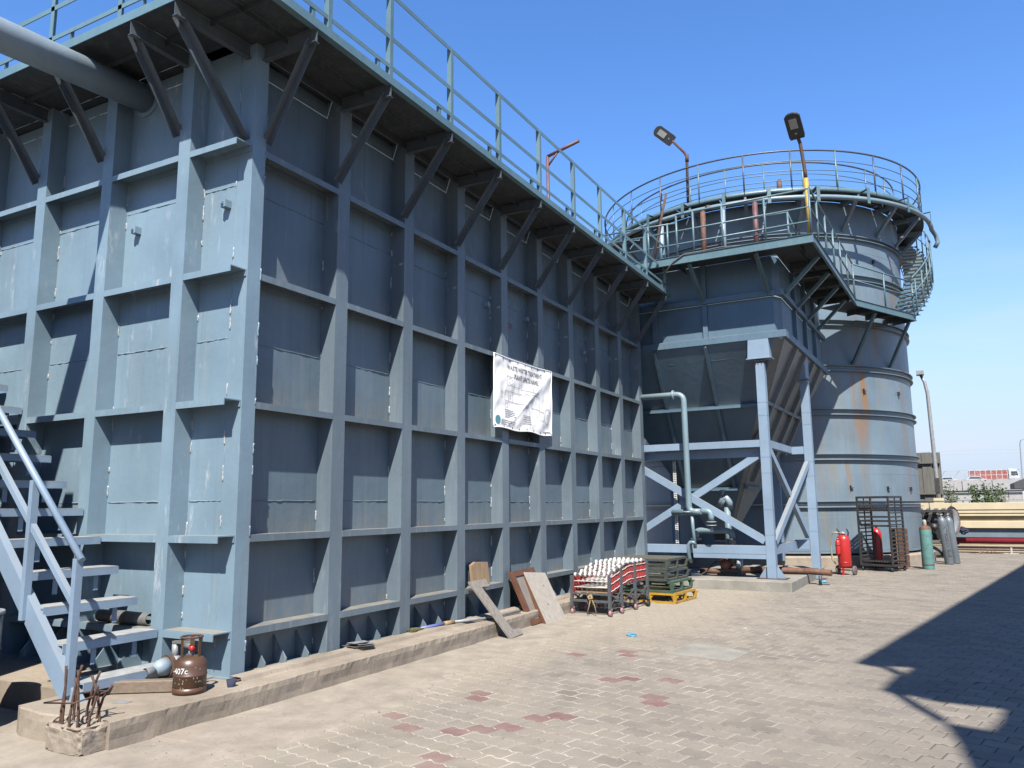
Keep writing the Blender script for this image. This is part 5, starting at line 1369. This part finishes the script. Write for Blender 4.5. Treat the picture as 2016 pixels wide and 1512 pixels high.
# fan unit: open black frame with a big axial fan
fu = thing('fan_unit', 'black open-framed cooling unit with a big round fan beside the round tank', 'fan unit', (5.30, 22.9, 0), math.radians(-5))
a, b, h = .47, .42, 1.38
for x in (-a, a):
    for y in (-b, b): part('frame_post', MB().box(x-.03, x+.03, y-.03, y+.03, .05, h), DARK, fu)
part('frame_rail', MB().box(-a, a, -b-.02, -b+.02, h, h+.05).box(-a, a, b-.02, b+.02, h, h+.05).box(-a-.02, -a+.02, -b+.02, b-.02, h, h+.05).box(a-.02, a+.02, -b+.02, b-.02, h, h+.05).box(-a+.031, a-.031, -b-.02, -b+.02, .42, .47), DARK, fu)
for k in range(4): part('top_slat', MB().bar((-a+.14+.21*k, -b, h+.06), (-a+.10+.21*k, b, h+.10), .11, .012), DARK, fu)
part('fan_ring', MB().lathe([(.40, -.05), (.44, -.05), (.44, .05), (.40, .05), (.40, -.05)], (.0, -.22, .92), 36, 'y', smooth=False), RUBG, fu)
part('fan_hub', MB().lathe([(0, -.05), (.09, -.04), (.09, .05), (0, .05)], (0, -.2, .92), 16, 'y'), DARK, fu)
for k in range(5):
    t_ = 2*PI*k/5; part('fan_blade', MB().bar((.09*math.cos(t_), -.2, .92+.09*math.sin(t_)), (.37*math.cos(t_+.2), -.17, .92+.37*math.sin(t_+.2)), .14, .01, (0, 1, .3)), DARK, fu)
part('back_panel', MB().box(-a+.03, a-.03, b-.03, b-.02, .45, h-.01).box(-a+.031, -a+.04, -b+.03, b-.03, .45, h-.01), BLACK, fu)
m = MB()
for k in range(24): m.box(a+.031, a+.06, -b-.03, -b+.02, .1+.062*k, .135+.062*k)
m.box(a+.061, a+.07, -b-.03, -b+.02, .06, 1.72)
part('perforated_post', m, DARK, fu)
part('upper_bar', MB().tube([(-a-.3, b, 1.70), (a+.04, -b, 1.70)], .02, 6).tube([(-.1, .0, h+.1), (-.1, .0, 1.7)], .012, 6), RUBG, fu)
part('sump', MB().lathe([(0, .03), (.30, .04), (.33, .10), (.33, .36), (.0, .38)], (-.12, 0, 0), 24).box(.23, .45, -.38, .36, .04, .38), RUBG, fu)
for k in range(3): part('louver', MB().bar((-a+.05, -b-.01, .60+.25*k), (-a+.24, -b-.01, .62+.25*k), .03, .05), GALV, fu)
dd = thing('steel_dish', 'large shallow metal dish standing on edge behind the fan unit', 'dish', (5.78, 24.5, 1.07), math.radians(62))
part('dish_shell', MB().lathe([(0, .10), (.2, .085), (.36, .03), (.46, -.03), (.46, -.04), (.36, .018), (.2, .072), (0, .088)], n=32, axis='y'), GALV, dd)
part('dish_rim', MB().tube([(.46*math.cos(2*PI*i/32), -.035, .46*math.sin(2*PI*i/32)) for i in range(32)], .014, 6, closed=True), RUSTP, dd)
part('dish_prop', MB().tube([(0, .05, -.35), (.0, .35, -1.06)], .02, 6), DARK, dd)
nv = upl(1897, 1045, 1, 25.6)
bm = bmesh.new(); bmesh.ops.create_icosphere(bm, subdivisions=3, radius=1)
for v in bm.verts: v.co = Vector((v.co.x*.13, v.co.y*.10, v.co.z*.12))*(1+.7*mnoise.noise(v.co*2.5))
me = bpy.data.meshes.new('cloth'); bm.to_mesh(me); bm.free(); me.materials.append(NAVY)
solo('rag_bundle', me, None, 'dark navy rag stuffed on the red pipe beside the dish', 'rag', loc=nv)

# ================================================================== CREAM WALL AND PIPES
cw_ = thing('cream_wall', 'long low cream wall with horizontal ledges along the far edge of the yard', 'wall', (9, YW, 0))
XA, XB = -5.2, 14
part('wall_body', MB().box(XA, XB, .12, .42, 0, 1.64), CREAMD, cw_)
part('top_band', MB().box(XA, XB, -.02, .119, 1.41, 1.645), CREAM, cw_, bev=.01)
part('ledge', MB().box(XA, XB, .0, .119, 1.295, 1.385), CREAM, cw_, bev=.01); part('ledge', MB().box(XA, XB, .02, .119, 1.20, 1.275), CREAM, cw_, bev=.01)
part('middle_band', MB().box(XA, XB, -.08, .119, .80, 1.03), CREAM, cw_, bev=.012)
part('slate_band', MB().box(XA, XB, .03, .119, .50, .795), SLATE, cw_)
part('wall_foot', MB().box(XA, XB, -.10, .119, 0, .07), CREAM, cw_)
def wallpipe(label, z, r, mat, y, x0=5.4):
    t = thing('wall_pipe', label, 'pipe', (x0, y, 0))
    part('pipe_run', MB().tube([(0, 0, z), (9, 0, z), (17, 0, z)], r, 12), mat, t)
    return t
t = wallpipe('thick dark red pipe running along the cream wall', .385, .095, PIPER, YW-.12)
for x in (.5, 4, 8): part('pipe_bracket', MB().box(x, x+.06, -.0, .2, .24, .29), DARK, t)
t = wallpipe('thin off-white pipe along the foot of the cream wall, under the red one', .225, .035, PIPEW, YW-.28)
for x in (2.0, 5.0): part('pipe_bracket', MB().box(x, x+.05, -.03, .03, .0, .19), PIPEW, t)
t = wallpipe('pinkish rusted pipe lowest along the cream wall', .11, .04, PIPEK, YW-.26)
for x in (1.2, 3.7): part('pipe_bracket', MB().bar((x, -.02, .09), (x-.08, -.10, .0), .05, .02), PIPEK, t)
m = MB(); random.seed(5)
for i in range(30):
    p = Vector((random.gauss(0, .22), random.gauss(0, .06), .015)); q = p+Vector((random.uniform(-.2, .2), random.uniform(-.05, .05), random.uniform(0, .07))); m.bar(p, q, .012, .012)
solo('rusty_scrap', m, RUSTP, 'little heap of rusty scrap strips at the foot of the cream wall', 'scrap', loc=(6.75, YW-.75, 0))
solo('white_lath', MB().box(-.25, .25, -.02, .02, 0, .03), PIPEW, 'short white lath lying before the cream wall', 'lath', loc=(7.35, YW-.6, .0))
# loose card strip near the turquoise cylinder
solo('card_strip', MB().box(-.14, .14, -.05, .05, 0, .006), RUSTP, 'small orange-brown strip lying on the paving left of the turquoise cylinder', 'scrap', loc=(4.80, 17.75, .001), rz=.2)

# ================================================================== BEYOND THE WALL
fp = thing('board_fence', 'tall grey screen of upright boards between the round tank and the lamp post', 'fence', (4.9, 30, 0))
bx0 = -1.6; random.seed(9)
for k in range(8):
    w = random.uniform(.24, .36); x = bx0
    if x+w > .80: w = .80-x
    part('board', MB().box(x+.001, x+w-.001, (.03 if k % 2 else -.01), (.06 if k % 2 else .02), .2, 3.62+random.uniform(-.02, .02)), FENCEB, fp)
    bx0 += w
    if bx0 >= .79: break
for z in (3.22, 2.02): part('fence_rail', MB().box(-1.6, .72, -.10, -.012, z-.04, z+.035), FENCEB, fp)
part('fence_post', MB().box(-.9, -.82, .04, .12, 0, 3.6).box(.6, .68, .04, .12, 0, 3.6), FENCEB, fp)
# boundary wall of concrete panels
bwall = thing('boundary_wall', 'pale concrete panel wall topped with razor wire far behind the yard', 'wall', (0, 60, 0))
xx = -6
while xx < 40:
    w = 1.85
    part('concrete_panel', MB().box(xx+.02, xx+w-.02, .0, .12, 2.50+random.uniform(-.01, .01), 3.28+random.uniform(-.015, .015)), BLOCK, bwall)
    for r in range(4):
        part('concrete_panel', MB().box(xx+.015+(.9 if r % 2 else 0), xx+w-.015+(.9 if r % 2 else 0), .02, .14, .60*r+.01, .60*r+.59), BLOCK, bwall)
    xx += w
part('wall_back', MB().box(-6, 40, .15, .25, 0, 3.2), BLOCKD, bwall)
part('string_pipe', MB().tube([(-6, -.12, 2.46), (40, -.12, 2.44)], .05, 8), ROOFD, bwall)
m = MB(); random.seed(2)
for k in range(5):
    m.tube([(-6, .06, 3.35+.14*k), (40, .06, 3.33+.14*k)], .008, 4)
pts = []
for i in range(700):
    t_ = i*.45; pts.append((-5+45*i/700, .06+.26*math.cos(t_), 3.62+.30*math.sin(t_)))
m.tube(pts, .010, 4)
stuff(part('razor_wire', m, WIRE, bwall))
# raised road with a lorry and cars
struct('raised_road', MB().box(-150, 400, 184, 230, -.05, 5.60), BLOCKD)
def vehicle_wheel(p, x, y, r, w=.3):
    wh = part('wheel', MB().lathe([(0, -w/2), (r*.9, -w/2), (r, -w*.3), (r, w*.3), (r*.9, w/2), (0, w/2)], (x, y, r), 18, 'y'), BLACK, p)
    part('rim', MB().lathe([(0, -w*.52), (r*.5, -w*.52), (r*.5, -w*.4), (0, -w*.4)], (x, y, r), 12, 'y'), GALV, wh); return wh
lr = thing('lorry', 'red-sided cargo lorry with a white cab driving on the raised road', 'lorry', (11.2, 190, 5.62))
cb_ = part('cargo_body', MB().box(0, 7.0, -1.2, 1.2, .85, 2.65), TRUCKR, lr)
for k in range(8): part('stake', MB().box(.05+.98*k, .13+.98*k, -1.27, -1.205, .8, 2.7), WHITEP, cb_)
part('side_board', MB().box(0, 7.0, -1.235, -1.205, 2.66, 2.80).box(0, 7.0, -1.235, -1.205, 1.70, 1.78), TRUCKW, cb_)
cbm = part('cab', MB().prism([(7.15, .6), (9.0, .6), (9.05, 1.5), (8.75, 2.8), (7.15, 2.95)], -1.15, 1.15, lambda p, q, h: (p, h, q)), TRUCKW, lr, bev=.08)
part('cab_window', MB().prism([(7.6, 1.5), (8.85, 1.6), (8.65, 2.4), (7.6, 2.4)], -1.18, -1.155, lambda p, q, h: (p, h, q)), GLASS, cbm)
part('bumper', MB().box(8.6, 9.15, -1.1, 1.1, .4, .58), TRUCKR, cbm)
part('chassis', MB().box(0, 8.6, -.4, .4, .5, .72), DARK, lr)
for x in (1.2, 2.5, 8.0):
    for y in (-1, 1): vehicle_wheel(lr, x, y, .5)
def car(label, x, y, cat='car', L=4.3):
    t = thing('car', label, cat, (x, y, 5.60))
    bd_ = part('body', MB().prism([(0, .35), (L, .35), (L, .80), (L*.75, .92), (L*.62, 1.42), (L*.2, 1.45), (L*.03, .95)], -.85, .85, lambda p, q, h: (p, h, q)), TRUCKW, t, bev=.06)
    part('side_window', MB().prism([(L*.12, .97), (L*.72, .95), (L*.61, 1.34), (L*.22, 1.36)], -.87, -.852, lambda p, q, h: (p, h, q)), GLASS, bd_)
    for xx_ in (L*.18, L*.8):
        for yy in (-.75, .75): vehicle_wheel(t, xx_, yy, .33, .2)
car('white car on the raised road in front of the lorry', 10.4, 187.5)
car('white car at the left of the raised road behind the boundary wall', 5.6, 187.5, L=3.6)
# shrubs
def shrub(label, x, y, h, w, n=420, seed=1):
    random.seed(seed); t = thing('shrub', label, 'shrub', (x, y, 0), 0, 'shrubs behind the cream wall')
    st_, lf = MB(), MB()
    for i in range(13):
        a = random.uniform(0, 6.28); r = random.uniform(.1, 1)*w/2; hh = h*random.uniform(.6, 1)
        tip = Vector((r*math.cos(a), r*math.sin(a)*.6, hh)); mid = tip*.5+Vector((0, 0, .1)); st_.tube([(0, 0, 0), mid, tip], [.025, .014, .005], 5)
        for k in range(n//13):
            t_ = random.uniform(.35, 1.03); c = (mid*2*t_ if t_ < .5 else mid.lerp(tip, t_*2-1))+Vector((random.gauss(0, .11), random.gauss(0, .11), random.gauss(0, .09)))
            d = Vector((random.gauss(0, 1), random.gauss(0, 1), random.gauss(0, .6))).normalized(); s = d.cross(Vector((random.gauss(0, 1), random.gauss(0, 1), random.gauss(0, 1)))).normalized()
            l_ = random.uniform(.07, .13); lf.add([c, c+d*l_*.5+s*l_*.28, c+d*l_, c+d*l_*.5-s*l_*.28], [(0, 1, 2, 3)])
    part('stem', st_, BARK, t); part('foliage', lf, LEAF, t)
shrub('broad green shrub behind the middle of the cream wall', 7.05, 33, 2.45, 1.9, 2600, 1)
shrub('slim sparse green shrub just right of the grey board screen', 5.95, 33.5, 2.6, .8, 800, 2)
shrub('thin upright shrub standing to the right of the broad one', 7.75, 33.2, 2.4, .6, 260, 3)
shrub('small green shrub at the right edge before the guard hut', 8.9, 34, 2.1, 1.1, 450, 4)
ht_ = thing('guard_hut', 'small canopy hut with a dark sloping roof and white post at the right edge', 'hut', (9.1, 44, 0))
part('roof', MB().prism([(-.12, 2.36), (4, 2.36), (4, 3.1), (.35, 2.86), (-.12, 2.64)], 0, 3, lambda p, q, h: (p, h, q)), ROOFD, ht_)
part('post', MB().box(.22, .38, .1, .26, 0, 2.355), TRUCKW, ht_); part('post', MB().box(3.5, 3.66, .1, .26, 0, 2.355), TRUCKW, ht_)
part('back_wall', MB().box(.6, 4, 2.6, 2.8, 0, 2.355), BLOCK, ht_)
pl = thing('power_line', 'faint overhead power cables crossing the sky far beyond the yard', 'cable', (0, 300, 0))
for z in (17.4, 18.6): part('cable_run', MB().tube([(-60+20*i, 0, z+.0009*(20*i-160)**2*.05) for i in range(18)], .05, 4), WIRE, pl)

# ================================================================== ADDED CANOPY (unseen, cut to throw the shade on the right)
HC = 10.0; SHX, SHY = HC*SUN.x/SUN.z, HC*SUN.y/SUN.z
cn = thing('shade_canopy', 'grey tarpaulin canopy on posts added out of view, cut to throw the shade at the right', 'canopy', (11, 8, 0))
CO = Vector((-11, -8, 0))
def cpoly(pts, z=HC): return [(x+SHX+CO.x, y+SHY+CO.y) for x, y in pts]
quads = [  # sheet outlines traced from the wanted ground shadow
    [(4.60, 4.18), (9.1, 30.8), (10.6, 30.8), (6.9, 4.18)],
    [(5.14, 4.18), (6.9, 4.18), (6.85, 3.72), (5.08, 3.72)],
    [(4.60, 4.1805), (5.1395, 4.1805), (4.99, 4.13), (4.80, 4.06)],
    [(4.84, 4.09), (4.93, 4.11), (5.12, 3.78), (5.02, 3.72)],
    [(5.02, 3.7195), (6.85, 3.7195), (6.8, 2.66), (5.84, 2.66), (5.40, 2.70), (4.92, 2.95)],
    [(4.98, 2.93), (5.12, 2.86), (5.46, 2.08), (5.39, 1.96)],
    [(5.845, 2.6595), (6.8, 2.6595), (6.5, -4), (5.58, -4), (5.56, .9), (5.50, 1.5), (5.42, 1.99), (5.56, 1.94), (5.72, 1.90), (5.80, 2.25)]]
for k, q in enumerate(quads):
    part('shade_sheet', MB().prism(cpoly(q), HC+.002*k, HC+.012+.002*k), TARP, cn)
for y in (-6, 2, 10, 18, 26):
    x = 9.6+max(0, y)*.14
    for xp in (x, 11.0+max(0, y-4.18)*.14): part('canopy_post', MB().tube([(xp+CO.x, y+CO.y, 0), (xp+CO.x, y+CO.y, HC-.16)], .07, 10), GALV, cn)
    part('canopy_beam', MB().bar((x+CO.x, y+CO.y, HC-.09), (11.0+max(0, y-4.18)*.14+CO.x, y+CO.y, HC-.09), .10, .14), GALV, cn)

# ================================================================== UNSEEN TANK added past the left edge to shade the stair foot
nb_ = thing('shade_tank', 'unseen square steel tank added beyond the left edge to shade the stair foot', 'tank', (-4.6, -3.6, 0))
part('tank_body', MB().box(-2.6, 3.05, -2.0, 1.85, 0, 4.15), STEELP, nb_)
for k in range(5): part('stiffener_column', MB().box(-2.5+1.35*k, -2.36+1.35*k, 1.852, 1.95, 0, 4.15), STEEL, nb_)
for z in (1.2, 2.6, 4.0): part('stiffener_beam', MB().box(3.052, 3.12, -2.0, 1.85, z, z+.1), STEEL, nb_)

# ================================================================== LOOSE GRIT along the foundation
m = MB(); random.seed(21)
for i in range(900):
    t_ = random.random()
    if t_ < .55: y = random.uniform(-1.3, 7); x = slab_x(y)+abs(random.gauss(0, .16))+.01
    elif t_ < .8: y = random.uniform(-1.2, 4); x = border(y)+random.gauss(0, .22)
    else: y = random.uniform(-2, 12); x = random.uniform(1, 5)
    r = random.choice([.004, .005, .006, .008, .011]); a = random.uniform(0, 6.28); z = .012 if x < border(y) else .001
    m.add([(x+r*math.cos(a+k*2.1), y+r*math.sin(a+k*2.1), z-.004) for k in range(3)]+[(x, y, z+r*.8)], [(0, 1, 3), (1, 2, 3), (2, 0, 3)])
for i in range(40):
    y = random.uniform(-1.0, 4); x = random.uniform(.02, slab_x(y)-.05); r = random.choice([.006, .009, .013]); a = random.uniform(0, 6.28)
    m.add([(x+r*math.cos(a+k*2.1), y+r*math.sin(a+k*2.1), .2) for k in range(3)]+[(x, y, .2+r)], [(0, 1, 3), (1, 2, 3), (2, 0, 3)])
o = part('grit', m, CONCP); o['kind'] = 'stuff'
bpy.data.objects['rusty_scrap']['kind'] = 'stuff'
